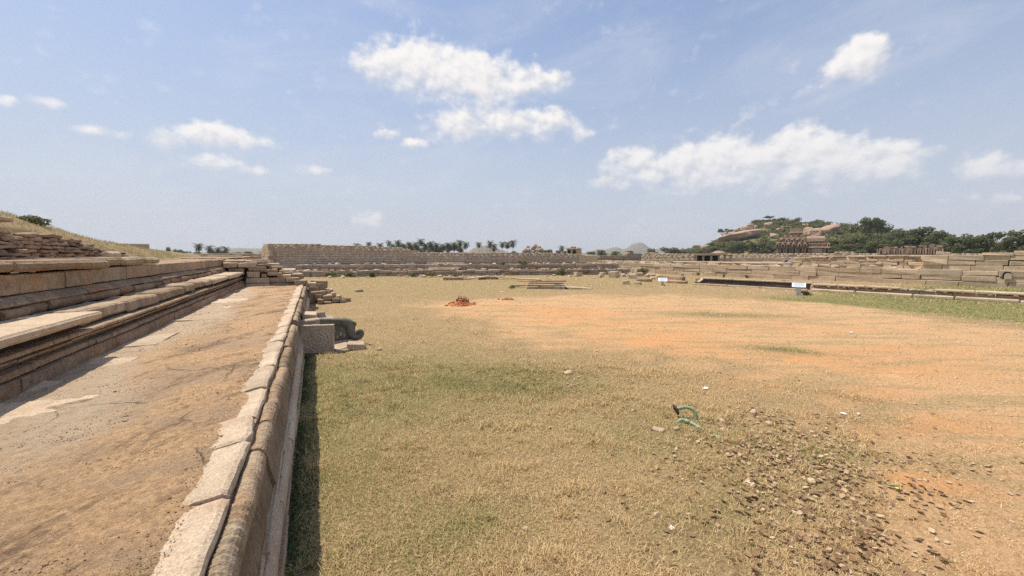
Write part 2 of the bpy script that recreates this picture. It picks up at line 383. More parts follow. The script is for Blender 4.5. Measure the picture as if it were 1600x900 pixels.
def mk_plain(name, col, rough=.7, metal=0.0, var=.25, scale=8.0, dirt=None, amt=.5):
    m, nt, b = new_mat(name)
    pos = nd(nt, 'NewGeometry').outputs['Position']
    n = noi(nt, pos, scale, 6, .65)
    v = mapr(nt, n, .3, .7, 1 - var, 1 + var, False)
    c = mix(nt, 1.0, col, nd(nt, 'CombineXYZ', {0: v, 1: v, 2: v}).outputs[0], 'MULTIPLY')
    if dirt: c = mix(nt, math_(nt, 'MULTIPLY', mapr(nt, noi(nt, pos, scale * .6, 6, .7), .5, .65), amt), c, dirt)
    nt.links.new(c, b.inputs['Base Color'])
    b.inputs['Roughness'].default_value = rough; b.inputs['Metallic'].default_value = metal
    bump(nt, b, n, .25, .01)
    return m
def mk_leaf(name, cols, trans=.25, var=.5):
    m, nt, b = new_mat(name)
    at = nd(nt, 'Attribute', attribute_name='rnd').outputs['Fac']
    oi = nd(nt, 'ObjectInfo').outputs['Random']
    r = math_(nt, 'FRACT', math_(nt, 'ADD', at, math_(nt, 'MULTIPLY', oi, .43)))
    cr = nd(nt, 'ValToRGB', {0: r})
    e = cr.color_ramp.elements
    while len(e) < len(cols): e.new(.5)
    for i, c in enumerate(cols): e[i].position = i / (len(cols) - 1); e[i].color = (*c, 1)
    nt.links.new(cr.outputs[0], b.inputs['Base Color'])
    b.inputs['Roughness'].default_value = .65
    if trans:
        t = nd(nt, 'BsdfTranslucent', {0: cr.outputs[0]})
        mx = nd(nt, 'MixShader', {0: trans, 1: b.outputs[0], 2: t.outputs[0]})
        nt.links.new(mx.outputs[0], nt.nodes['Material Output'].inputs['Surface'])
    return m
def mk_blade(name):
    """grass: dry straw to green by the blade's own attribute"""
    m, nt, b = new_mat(name)
    g = nd(nt, 'Attribute', attribute_name='green').outputs['Fac']
    r = nd(nt, 'Attribute', attribute_name='rnd').outputs['Fac']
    dry = mix(nt, r, (.74, .55, .31), (.52, .375, .19))
    grn = mix(nt, r, (.36, .34, .14), (.22, .235, .08))
    c = mix(nt, g, dry, grn)
    nt.links.new(c, b.inputs['Base Color']); b.inputs['Roughness'].default_value = .6
    t = nd(nt, 'BsdfTranslucent', {0: c})
    mx = nd(nt, 'MixShader', {0: .25, 1: b.outputs[0], 2: t.outputs[0]})
    nt.links.new(mx.outputs[0], nt.nodes['Material Output'].inputs['Surface'])
    return m
M = {}
M['granite'] = mk_stone('granite', (.42, .33, .23), (.23, .17, .11), stain_amt=.5, tint=(.42, .23, .11), tint_amt=.2, var=.25, bump_s=.9)
M['granite_pale'] = mk_stone('granite_pale', (.58, .47, .345), (.44, .345, .24), stain_amt=.25, tint_amt=.16, var=.2, fine=60., lich=.2, bump_s=.8)
M['plinth'] = mk_stone('plinth', (.36, .275, .195), (.17, .12, .08), stain=(.045, .034, .027), stain_amt=.75, tint=(.33, .145, .055), tint_amt=.34, var=.3, bump_s=.9)
M['wall'] = mk_stone('wall', (.56, .455, .325), (.43, .34, .235), stain_amt=.25, tint=(.47, .30, .17), tint_amt=.2, var=.2)
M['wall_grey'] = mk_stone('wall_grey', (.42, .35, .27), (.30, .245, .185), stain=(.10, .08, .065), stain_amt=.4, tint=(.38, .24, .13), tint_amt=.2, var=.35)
M['tall'] = mk_stone('tall', (.56, .47, .37), (.47, .39, .30), stain_amt=.2, tint_amt=.08, var=.2)
M['schist'] = mk_stone('schist', (.22, .21, .17), (.12, .118, .095), stain_amt=.3, tint=(.20, .16, .10), tint_amt=.1, var=.15, bump_s=.4)
M['carved'] = mk_stone('carved', (.50, .415, .32), (.36, .295, .225), stain_amt=.3, tint_amt=.1, var=.1)
M['rubble'] = mk_stone('rubble', (.42, .31, .215), (.26, .185, .13), stain=(.10, .065, .045), stain_amt=.45, tint=(.33, .17, .09), tint_amt=.3, var=.4)
M['boulder'] = mk_stone('boulder', (.43, .31, .22), (.33, .235, .17), stain=(.13, .105, .09), stain_amt=.5, tint=(.46, .29, .19), tint_amt=.2, var=.25, fine=3., bump_s=.5)
M['temple'] = mk_stone('temple', (.37, .265, .19), (.18, .13, .10), stain=(.05, .04, .035), stain_amt=.75, tint=(.40, .25, .16), tint_amt=.25, var=.35, fine=8)
M['temple_pale'] = mk_stone('temple_pale', (.46, .34, .25), (.32, .23, .17), stain=(.09, .07, .06), stain_amt=.5, tint_amt=.2, var=.3, fine=8)
M['dark'] = mk_plain('dark_joint', (.07, .052, .038), .95)
M['earth'] = mk_plain('earth', (.30, .205, .125), .95, scale=3)
M['clod'] = mk_plain('red_clod', (.42, .17, .075), .95, var=.4, scale=10)
M['leaf'] = mk_leaf('leaf', [(.085, .10, .042), (.115, .135, .055), (.145, .16, .07), (.18, .19, .09)], trans=.45)
M['scrub'] = mk_leaf('scrub', [(.095, .115, .042), (.14, .16, .058), (.18, .195, .075), (.235, .23, .10)], trans=.45)
M['palm'] = mk_leaf('palm', [(.08, .095, .05), (.105, .12, .06), (.14, .15, .08)], trans=.4)
M['weed'] = mk_leaf('weed', [(.08, .11, .035), (.13, .16, .055), (.20, .21, .09), (.28, .26, .12)], trans=.4)
M['dead'] = mk_leaf('dead_leaf', [(.18, .105, .055), (.30, .19, .105), (.42, .29, .17), (.53, .40, .26)], trans=.1)
M['fascia'] = mk_stone('fascia', (.29, .22, .155), (.15, .11, .075), stain=(.04, .03, .025), stain_amt=.6, tint=(.32, .19, .10), tint_amt=.2, var=.25, bump_s=.8)  # darker stone: shade of the undercut fascia and grooves put into its colour
M['bark'] = mk_plain('bark', (.12, .09, .07), .95)
M['blade'] = mk_blade('blade')
M['green_pvc'] = mk_plain('green_pipe', (.26, .36, .22), .6, var=.25, scale=20, dirt=(.36, .29, .17), amt=.6)
M['rust'] = mk_plain('rust_iron', (.09, .05, .035), .8, var=.4, scale=40)
M['paper'] = mk_plain('paper', (.70, .69, .66), .8, var=.06)
M['sign_white'] = mk_plain('sign_white', (.66, .69, .72), .35, var=.04)
M['sign_print'] = mk_plain('sign_print', (.30, .36, .44), .4, var=.1)
M['concrete'] = mk_plain('post_grey', (.60, .58, .55), .85, var=.15)
M['tarp'] = mk_plain('blue_tarp', (.10, .22, .42), .5, var=.1, scale=2)
M['black'] = mk_plain('opening_shade', (.012, .010, .009), .95)  # flat black standing for the shade inside openings, niches and recesses
M['twig'] = mk_plain('twig', (.10, .065, .045), .9)
M['foil_green'] = mk_plain('foil_green', (.02, .22, .06), .35, var=.2)
M['foil_yellow'] = mk_plain('foil_yellow', (.75, .75, .08), .35, var=.1)

# ------------------------------------------------------------------ vectorised noise and ground masks
def vn(x, y, seed=0):
    x = np.asarray(x, float) + seed * 17.13; y = np.asarray(y, float) - seed * 9.71
    xi = np.floor(x).astype(np.int64); yi = np.floor(y).astype(np.int64); fx = x - xi; fy = y - yi
    def h(a, b):
        n = (a * 374761393 + b * 668265263 + seed * 1442695) & 0x7fffffff
        n = ((n ^ (n >> 13)) * 1274126177) & 0x7fffffff
        return ((n ^ (n >> 16)) & 0xffff) / 65535.0
    u = fx * fx * (3 - 2 * fx); v = fy * fy * (3 - 2 * fy)
    return (h(xi, yi) * (1 - u) + h(xi + 1, yi) * u) * (1 - v) + (h(xi, yi + 1) * (1 - u) + h(xi + 1, yi + 1) * u) * v
def fbm(x, y, s=1.0, seed=0, o=4):
    t = 0; a = .5; n = 0
    for k in range(o): t = t + a * vn(x * s, y * s, seed + k); n += a; s *= 2.1; a *= .55
    return t / n
def sstep(a, b, x): t = np.clip((x - a) / (b - a), 0, 1); return t * t * (3 - 2 * t)
DIRT = np.array([(4.6, .6), (5.9, 1.9), (8.0, 2.9), (9.6, 4.9), (8.4, 7.4), (7.4, 10.5), (5.7, 14), (5.2, 19), (6.2, 25), (11, 25.2), (17, 23.6), (23, 21.4), (27.3, 13.4), (24.6, 5.4), (20, -2), (7, -3)])
def poly_sd(x, y, P):
    x = np.asarray(x, float); y = np.asarray(y, float); d = np.full(x.shape, 1e9); ins = np.zeros(x.shape, bool)
    for i in range(len(P)):
        a = P[i]; b = P[(i + 1) % len(P)]; e = b - a
        t = np.clip(((x - a[0]) * e[0] + (y - a[1]) * e[1]) / (e @ e), 0, 1)
        d = np.minimum(d, np.hypot(x - a[0] - t * e[0], y - a[1] - t * e[1]))
        c = ((a[1] > y) != (b[1] > y)) & (x < (b[0] - a[0]) * (y - a[1]) / (b[1] - a[1] + 1e-12) + a[0]); ins ^= c
    return np.where(ins, d, -d)
def blob(x, y, cx, cy, rx, ry, ang=0):
    c, s = math.cos(ang), math.sin(ang); u = ((x - cx) * c + (y - cy) * s) / rx; v = (-(x - cx) * s + (y - cy) * c) / ry
    return np.exp(-(u * u + v * v))
def m_dirt(x, y):
    sd = poly_sd(x, y, DIRT) + (fbm(x, y, .55, 3) - .5) * 4.2 + (fbm(x, y, 2.0, 8) - .5) * 2.6
    d = sstep(-1.1, 1.8, sd)
    d = d * (1 - .9 * np.clip(blob(x, y, 17.8, 13.3, 3.0, 1.0, -.6) * 1.6 * (.4 + fbm(x, y, 1.1, 5)), 0, 1)) * (1 - .9 * np.clip(blob(x, y, 12.9, 7.6, 1.1, .5, -.8) * 1.5, 0, 1))
    d = np.maximum(d, .75 * blob(x, y, 7.6, 2.3, .45, .25, -.4))
    return d
def m_red(x, y):
    r = .85 * blob(x, y, 13, 14.6, 6.5, 3.6, -.6) + .8 * blob(x, y, 11.0, 8.8, 4.2, 2.0, -1.0) + .9 * blob(x, y, 9.8, 5.0, 1.7, .9, -.6) + .7 * blob(x, y, 18, 9.5, 4.0, 1.1, -.5) + .5 * blob(x, y, 8, 20, 4, 2.5, -.5) + .9 * blob(x, y, 7.3, 2.3, 1.0, .4, -.5) + .8 * blob(x, y, 9.2, 3.3, 1.8, .5, -.4) + .6 * blob(x, y, 12.5, 5.6, 3.0, .8, -.4) + .6 * blob(x, y, 16, 6.2, 3.5, .8, -.4)
    u = x * .85 - y * .5; v = x * .5 + y * .85
    return np.clip(.9 * r * sstep(.28, .70, fbm(u * .35, v * 1.2, .9, 21, 5)) + .32 * r + .14 * sstep(.4, .7, fbm(u * .3, v * .9, .7, 29, 5)), 0, .95)
def m_green(x, y):
    g = .55 * blob(x, y, -.3, 6, 1.5, 9) + .25 * blob(x, y, 2.0, 8.0, 3.0, 2.6) + .55 * blob(x, y, 1.5, 10.5, 3.4, 3.0) + .6 * blob(x, y, 4.2, 8.2, 2.2, 1.5, -.4) + .7 * blob(x, y, 5.5, 4.5, 1.5, 1.1, -.6) + .45 * blob(x, y, 4.2, 3.0, 1.2, .6) + .5 * blob(x, y, 1.6, 4.0, .9, .5) + .4 * blob(x, y, 6.6, 3.0, .9, .6)
    g = g + 1.5 * sstep(26.6, 28.2, x + .10 * (y - 8) + (fbm(x, y, .8, 4) - .5) * 2) * sstep(19, 15, y - (x - 27) * .02)
    g = g + .8 * blob(x, y, 17.8, 13.3, 2.8, 1.0, -.6) + .8 * blob(x, y, 12.9, 7.6, 1.1, .5, -.8)
    g = g + .30 * sstep(24, 30, y)
    return np.clip((.66 * g + .03) * (.05 + 2.0 * (fbm(x, y, .9, 31) * .6 + fbm(x, y, 3.3, 37) * .4)), 0, 1)
def gz(x, y):
    return (fbm(x, y, .35, 41, 3) - .5) * .07 * sstep(.2, 2.0, np.asarray(x, float)) + (fbm(x, y, 2.5, 45, 3) - .5) * .02
def gzf(x, y): return float(gz(np.array([x]), np.array([y]))[0])

def mk_ground():
    m, nt, b = new_mat('ground_soil')
    pos = nd(nt, 'NewGeometry').outputs['Position']
    A = lambda n: nd(nt, 'Attribute', attribute_name=n).outputs['Fac']
    d, r, g = A('dirt'), A('red'), A('green')
    n1 = noi(nt, pos, 1.3, 8, .65); n2 = noi(nt, pos, 6.5, 8, .7); n3 = noi(nt, pos, 38, 6, .72); n4 = noi(nt, pos, 130, 3, .6)
    st = nd(nt, 'VectorMath', {0: pos, 1: (1, 1, 1)}, operation='MULTIPLY').outputs[0]
    rot = nd(nt, 'VectorRotate', {'Vector': pos, 'Angle': R(28)}, rotation_type='Z_AXIS').outputs[0]
    stk = noi(nt, nd(nt, 'VectorMath', {0: rot, 1: (.35, 1.5, 1)}, operation='MULTIPLY').outputs[0], 1.0, 9, .68, .3)
    n5 = noi(nt, pos, 15, 7, .72)
    soil = mix(nt, mapr(nt, n5, .36, .64), (.62, .40, .215), (.43, .265, .13))
    rf = math_(nt, 'MULTIPLY', r, mapr(nt, n2, .3, .6, .5, 1.0))
    soil = mix(nt, math_(nt, 'MULTIPLY', rf, .92), soil, mix(nt, n5, (.64, .325, .13), (.50, .245, .095)))
    soil = mix(nt, mapr(nt, n1, .56, .74, 0, .5), soil, (.66, .48, .30))
    soil = mix(nt, mapr(nt, stk, .47, .60, 0, .8), soil, mix(nt, mapr(nt, n5, .4, .6), (.44, .33, .17), (.28, .20, .10)))
    grass = mix(nt, mapr(nt, n5, .36, .62), (.40, .295, .15), (.24, .17, .085))
    grass = mix(nt, mapr(nt, n1, .5, .7, 0, .6), grass, (.46, .31, .17))
    gf = math_(nt, 'ADD', math_(nt, 'MULTIPLY', g, 1.1), math_(nt, 'SUBTRACT', n1, .62), clamp=True)
    grass = mix(nt, gf, grass, (.20, .19, .07))
    tuft = mapr(nt, noi(nt, pos, 17, 6, .7), .54, .66, 0, .7)
    grass = mix(nt, tuft, grass, (.13, .095, .045))
    dd = math_(nt, 'ADD', d, math_(nt, 'MULTIPLY', math_(nt, 'SUBTRACT', n2, .5), math_(nt, 'MULTIPLY', 5.0, math_(nt, 'MULTIPLY', d, math_(nt, 'SUBTRACT', 1.0, d)))), clamp=True)
    c = mix(nt, dd, grass, soil)
    # dark crumbs and small dry stems lying on the soil
    cr = math_(nt, 'MULTIPLY', mapr(nt, n3, .57, .66), mapr(nt, n2, .40, .62, .2, .85))
    c = mix(nt, cr, c, (.19, .115, .06))
    v = mapr(nt, n4, .3, .7, .62, 1.38, False)
    c = mix(nt, 1.0, c, nd(nt, 'CombineXYZ', {0: v, 1: v, 2: v}).outputs[0], 'MULTIPLY')
    c = mix(nt, A('far'), c, mix(nt, mapr(nt, noi(nt, pos, .03, 5, .6), .4, .6), (.25, .20, .11), (.11, .115, .05)))
    nt.links.new(c, b.inputs['Base Color'])
    bump(nt, b, math_(nt, 'ADD', math_(nt, 'MULTIPLY', n3, .8), math_(nt, 'ADD', n2, n5)), .9, .035)
    return m
M['ground'] = mk_ground()
def grid_mesh(name, xs, ys, zf, mat):
    X, Y = np.meshgrid(xs, ys); Z = zf(X, Y)
    V = np.stack([X.ravel(), Y.ravel(), Z.ravel()], 1); nx, ny = len(xs), len(ys)
    i = np.arange((ny - 1) * (nx - 1)); a = (i // (nx - 1)) * nx + i % (nx - 1)
    return mesh_np(name, V, np.stack([a, a + 1, a + nx + 1, a + nx], 1), mat, True), X.ravel(), Y.ravel()
def build_ground():
    e = 1.22 ** np.arange(0, 46)
    xs = np.concatenate([-1.2 - np.cumsum(.4 * e)[::-1], np.arange(-1.2, 43, .18), 43 + np.cumsum(.4 * e)])
    ys = np.concatenate([-1 - np.cumsum(.4 * e)[::-1], np.arange(-1, 50, .18), 50 + np.cumsum(.4 * e)])
    xs = xs[np.abs(xs) < 9000]; ys = ys[np.abs(ys) < 9000]
    me, x, y = grid_mesh('ground', xs, ys, lambda X, Y: gz(X, Y), M['ground'])
    attr(me, 'dirt', m_dirt(x, y)); attr(me, 'red', m_red(x, y)); attr(me, 'green', m_green(x, y))
    attr(me, 'far', sstep(70, 180, np.hypot(x, y)))
    struct('ground', me, (0, 0, 0), 'broad flat court of dry grass and trodden orange soil')
build_ground()

# ------------------------------------------------------------------ terrace floor and lower retaining plinth
TZ = 1.30
def mk_floor():
    m, nt, b = new_mat('terrace_soil')
    pos = nd(nt, 'NewGeometry').outputs['Position']
    pv = nd(nt, 'Attribute', attribute_name='paved').outputs['Fac']
    n1 = noi(nt, pos, .9, 7, .6); n2 = noi(nt, pos, 5.5, 8, .7); n3 = noi(nt, pos, 30, 6, .72); n4 = noi(nt, pos, 120, 3, .6)
    rot = nd(nt, 'VectorRotate', {'Vector': pos, 'Angle': R(-62)}, rotation_type='Z_AXIS').outputs[0]
    stre = noi(nt, nd(nt, 'VectorMath', {0: rot, 1: (.8, 2.6, 1)}, operation='MULTIPLY').outputs[0], 1.0, 10, .72, .25)
    n5 = noi(nt, pos, 14, 8, .74)
    c = mix(nt, mapr(nt, n5, .36, .64), (.57, .37, .20), (.36, .23, .128))
    c = mix(nt, mapr(nt, n1, .44, .62, 0, .8), c, mix(nt, n5, (.44, .31, .195), (.28, .195, .125)))
    c = mix(nt, math_(nt, 'MULTIPLY', mapr(nt, stre, .50, .62), mapr(nt, n5, .3, .6, .35, .95)), c, (.175, .115, .07))
    c = mix(nt, mapr(nt, n2, .58, .7, 0, .5), c, (.58, .43, .29))
    c = mix(nt, math_(nt, 'MULTIPLY', pv, mapr(nt, n2, .25, .6, .4, 1.0)), c, mix(nt, n5, (.56, .44, .31), (.40, .31, .21)))
    # hairline cracks where slabs lie under the soil
    wv = nd(nt, 'TexNoise', {'Vector': pos, 'Scale': 1.2, 'Detail': 4.0}).outputs['Color']
    pw = nd(nt, 'VectorMath', {0: pos, 1: nd(nt, 'VectorMath', {0: wv, 3: 1.1}, operation='SCALE').outputs[0]}, operation='ADD').outputs[0]
    vo = nd(nt, 'TexVoronoi', {'Vector': pw, 'Scale': .75}, feature='DISTANCE_TO_EDGE').outputs['Distance']
    ck = math_(nt, 'MULTIPLY', mapr(nt, vo, .0, .016, 1, 0), mapr(nt, n1, .46, .6))
    c = mix(nt, math_(nt, 'MULTIPLY', ck, .7), c, (.12, .075, .045))
    cr = math_(nt, 'MULTIPLY', mapr(nt, n3, .57, .67), mapr(nt, n2, .4, .6, .25, .85))
    c = mix(nt, cr, c, (.15, .095, .06))
    v = mapr(nt, n4, .3, .7, .65, 1.35, False)
    c = mix(nt, 1.0, c, nd(nt, 'CombineXYZ', {0: v, 1: v, 2: v}).outputs[0], 'MULTIPLY')
    nt.links.new(c, b.inputs['Base Color'])
    h = math_(nt, 'SUBTRACT', math_(nt, 'ADD', math_(nt, 'MULTIPLY', n3, .7), math_(nt, 'ADD', n2, math_(nt, 'MULTIPLY', n5, 1.2))), math_(nt, 'MULTIPLY', ck, .8))
    bump(nt, b, h, .95, .035)
    return m
M['floor'] = mk_floor()
def build_terrace():
    xs = np.arange(-4.6, -.60, .035); ys = np.concatenate([np.arange(-3, 2, .1), np.arange(2, 8, .035), np.arange(8, 30.01, .1)])
    def zf(X, Y):
        z = TZ - .012 + (fbm(X, Y, 1.2, 51, 4) - .5) * .05 + (fbm(X, Y, 9, 57, 3) - .5) * .022 - .02 * sstep(-1.1, -.75, X)
        return z
    me, x, y = grid_mesh('terrace', xs, ys, zf, M['floor'])
    pv = sstep(-2.0, -2.7, x + (fbm(x, y, .6, 60) - .5) * 1.2 + .25 * np.sin(y * .9)) * sstep(3.5, 5.5, y)
    pv = np.maximum(pv, .8 * blob(x, y, -2.5, 4.6, .5, .4))
    attr(me, 'paved', pv)
    struct('terrace', me, label='earth covered stone terrace floor between the two plinths')
build_terrace()

def cuts(y0, y1, lo, hi, r):
    L = [y0]
    while L[-1] < y1 - lo: L.append(min(y1, L[-1] + r.uniform(lo, hi)))
    if L[-1] < y1: L.append(y1)
    return L
def run_blocks(parent, name, prof, ys, mat, seed, amp=.012, freq=2., gap=.012, tilt=.012, shift_x=.015, subdiv=.22, skip=()):
    """one course: a moulded profile cut into blocks along y, each slightly out of line"""
    r = random.Random(seed); bx = WORLD[parent.name]
    for k in range(len(ys) - 1):
        if k in skip: continue
        a, b = ys[k] + gap * r.uniform(.4, 1.4), ys[k + 1] - gap * r.uniform(.4, 1.4)
        L = b - a; n = max(2, min(9, int(L / subdiv) + 1)) if (a + b) / 2 < 14 else 3
        dx = r.uniform(-1, 1) * shift_x; dz = r.uniform(-1, .6) * shift_x * .7
        cx = sum(p[0] for p in prof) / len(prof); z0 = min(p[1] for p in prof)
        me = prism_mesh(name, [(p[0] - cx, p[1] - z0) for p in prof], -L / 2, L / 2, mat, ny=n, amp=amp, freq=freq, seed=seed * 31 + k)
        link(name, me, parent, (cx + dx, (a + b) / 2, z0 + dz), (0, r.uniform(-1, 1) * tilt * .5, r.uniform(-1, 1) * tilt))
def arc(cx, cz, rx, rz, a0, a1, n): return [(cx + rx * math.cos(R(a0 + (a1 - a0) * i / (n - 1))), cz + rz * math.sin(R(a0 + (a1 - a0) * i / (n - 1)))) for i in range(n)]

def build_lower_plinth():
    P = thing('retaining_plinth', (-.5, 12, 0), 'moulded stone retaining plinth along the grass, edging the raised terrace floor', 'stone plinth')
    r = random.Random(4)
    # earth core behind the facing
    link('core', box_mesh('core', (-.3, -15, -.3), (-.18, 17, 1.18), M['dark']), P, (-.5, 12, 0))
    # footing, base block, banded course, concave fascia
    run_blocks(P, 'footing_stone', [(-.62, -.1), (-.375, -.1), (-.368, .12), (-.385, .14), (-.62, .14)], cuts(1.2, 29, 1.0, 2.0, r), M['granite'], 11, .014)
    run_blocks(P, 'base_stone', [(-.64, .15), (-.395, .15), (-.388, .17), (-.392, .32), (-.402, .335), (-.45, .385), (-.64, .385)], cuts(1.0, 29, .9, 1.9, r), M['granite_pale'], 12, .012)
    run_blocks(P, 'bead_moulding', [(-.64, .395), (-.450, .395), (-.438, .405), (-.438, .44), (-.45, .45), (-.64, .45)], cuts(1.1, 29, 1.1, 2.2, r), M['granite_pale'], 13, .006)
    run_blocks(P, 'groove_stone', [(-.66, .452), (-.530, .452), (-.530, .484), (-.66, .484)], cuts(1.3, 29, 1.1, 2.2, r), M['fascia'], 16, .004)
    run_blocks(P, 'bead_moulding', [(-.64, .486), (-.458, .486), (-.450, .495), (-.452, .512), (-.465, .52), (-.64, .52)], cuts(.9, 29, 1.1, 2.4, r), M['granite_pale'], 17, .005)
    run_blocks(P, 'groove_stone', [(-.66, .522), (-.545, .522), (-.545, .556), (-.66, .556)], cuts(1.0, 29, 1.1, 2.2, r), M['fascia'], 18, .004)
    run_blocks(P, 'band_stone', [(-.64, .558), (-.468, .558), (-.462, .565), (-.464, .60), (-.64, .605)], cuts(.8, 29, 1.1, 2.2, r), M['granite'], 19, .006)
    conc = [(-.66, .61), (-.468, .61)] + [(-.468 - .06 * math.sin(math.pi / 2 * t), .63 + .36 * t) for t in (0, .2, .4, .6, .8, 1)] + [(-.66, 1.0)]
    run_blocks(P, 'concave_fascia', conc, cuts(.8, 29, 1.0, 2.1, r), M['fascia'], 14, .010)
    cyma = [(-.68, 1.01), (-.535, 1.01), (-.51, 1.03), (-.49, 1.07), (-.485, 1.10), (-.68, 1.10)]
    run_blocks(P, 'bed_moulding', cyma, cuts(.9, 29, .9, 1.8, r), M['granite'], 15, .008)
    # rope moulding: rounded roll with carved ribs on its outer top, a groove behind it
    ys = [.9, 2.1, 3.33, 4.17, 4.88, 5.5, 6.2, 7.2, 7.9, 8.7, 9.5, 10.3, 11.2, 12.0, 12.9, 13.8, 14.6, 15.5, 16.4, 17.5, 18.5, 19.4, 20.4, 21.5, 22.6, 23.8, 25.0, 26.3, 27.6, 28.8]
    for k in range(len(ys) - 1):
        a, b = ys[k] + .012, ys[k + 1] - .012; L = b - a; near = a < 9
        prof = [(-.66, 1.11), (-.475, 1.11), (-.463, 1.13)] + arc(-.540, 1.165, .078, .085, 10, 150, 8) + [(-.618, 1.225), (-.68, 1.22)]
        ny = int(L / .018) if near else 5
        cx, z0 = -.55, 1.11; V = []; m = len(prof); q = random.Random(k + 77); worn = q.uniform(.3, 1.0)
        for j in range(ny):
            y = -L / 2 + L * j / (ny - 1); rib = (math.sin(y / .045 * 2 * math.pi) if near else 0) * .0075 * worn
            for i, (x, z) in enumerate(prof):
                p = Vector((x - cx, y, z - z0)); w = nz3((p.x * 5, p.y * 2.2 + k * 9, p.z * 5)); w2 = nz3((p.x * 14, p.y * 9 + k * 3, p.z * 14))
                nrm = Vector((x + .54, 0, z - 1.165)).normalized() if 3 <= i <= 9 else Vector()
                wob = max(0, nz3((k * 5, y * 3, 2)).x) * .02
                p += nrm * (rib - wob) + w * .010 + w2 * .004
                V.append(tuple(p))
        F = []
        for j in range(ny - 1):
            for i in range(m): A, B = j * m + i, j * m + (i + 1) % m; F.append((A, A + m, B + m, B))
        F += [tuple(range(m)), tuple((ny - 1) * m + i for i in reversed(range(m)))]
        me = mesh_np('rope_moulding', V, F, M['granite'], False)
        if k in (12, 19): continue
        link('rope_moulding', me, P, (cx + q.uniform(-.012, .018), (a + b) / 2, z0 + q.uniform(-.015, .008)), (0, q.uniform(-.05, .05), q.uniform(-.018, .018)))
    # coping slabs: outer edge chipped, inner side dipping under the terrace soil
    ys = [.7, 1.6, 3.34, 4.27, 4.91, 5.93, 7.07, 8.06, 9.0, 9.84, 10.8, 11.66, 12.6, 13.2, 14.4, 15.2, 16.6, 17.6, 18.6, 19.8, 20.6, 21.9, 23.0, 24.0, 25.4, 26.6, 27.8, 28.9]
    for k in range(len(ys) - 1):
        a, b = ys[k], ys[k + 1]; L = b - a; q = random.Random(k * 7 + 3); w = q.uniform(.25, .36)
        n = (22 if a < 9 else 12) if a < 12 else 6; nb = 9 if a < 12 else 5; top = TZ + q.uniform(.010, .035); yaw = q.uniform(-.03, .03); tl = q.uniform(-.012, .012)
        V = []; F = []; cx, cy, z0 = -.80, (a + b) / 2, 1.12
        chip = [q.uniform(.0, .05) if q.random() < .6 else 0 for _ in range(4)]
        for j in range(n):
            t = j / (n - 1); y = a + .008 + (L - .016) * t; e = min(t, 1 - t) * L
            xo = -.606 - .030 * max(0, nz3((k, y * 2.5, 1)).x) - .012 * abs(nz3((k, y * 8, 4)).x) + yaw * (t - .5)
            xo -= chip[0] * max(0, 1 - t * L / .12) + chip[1] * max(0, 1 - (1 - t) * L / .12)
            yi = y + .06 * nz3((k * 2, t * 2, 5)).x * (1 if 0 < j < n - 1 else 0)
            for i in range(nb + 1):
                u = i / nb; x = xo - w * (1 - u)
                z = top + tl * (2 * t - 1) - .068 * (1 - u) ** 1.6 + .016 * nz3((x * 3, y * 2.2, k)).x + .006 * nz3((x * 11, y * 11, k)).x + .003 * nz3((x * 35, y * 35, k)).x
                z -= .016 * max(0, 1 - e / .03) + (.018 if i == nb else 0)
                V.append((x - cx, (yi if i < nb // 2 else y) - cy, z - z0))
            V.append((xo + .010 - cx, y - cy, top - .045 + .012 * nz3((k, y * 6, 3)).x - z0)); V.append((xo - .005 - cx, y - cy, 1.20 - z0)); V.append((xo - w + .02 - cx, y - cy, 1.13 - z0))
        m = nb + 4
        for j in range(n - 1):
            for i in range(m): A, B = j * m + i, j * m + (i + 1) % m; F.append((A, B, B + m, A + m))
        F += [tuple(range(m))[::-1], tuple((n - 1) * m + i for i in range(m))]
        link('coping_slab', mesh_np('coping_slab', V, F, M['granite_pale']), P, (cx, cy, z0))
build_lower_plinth()

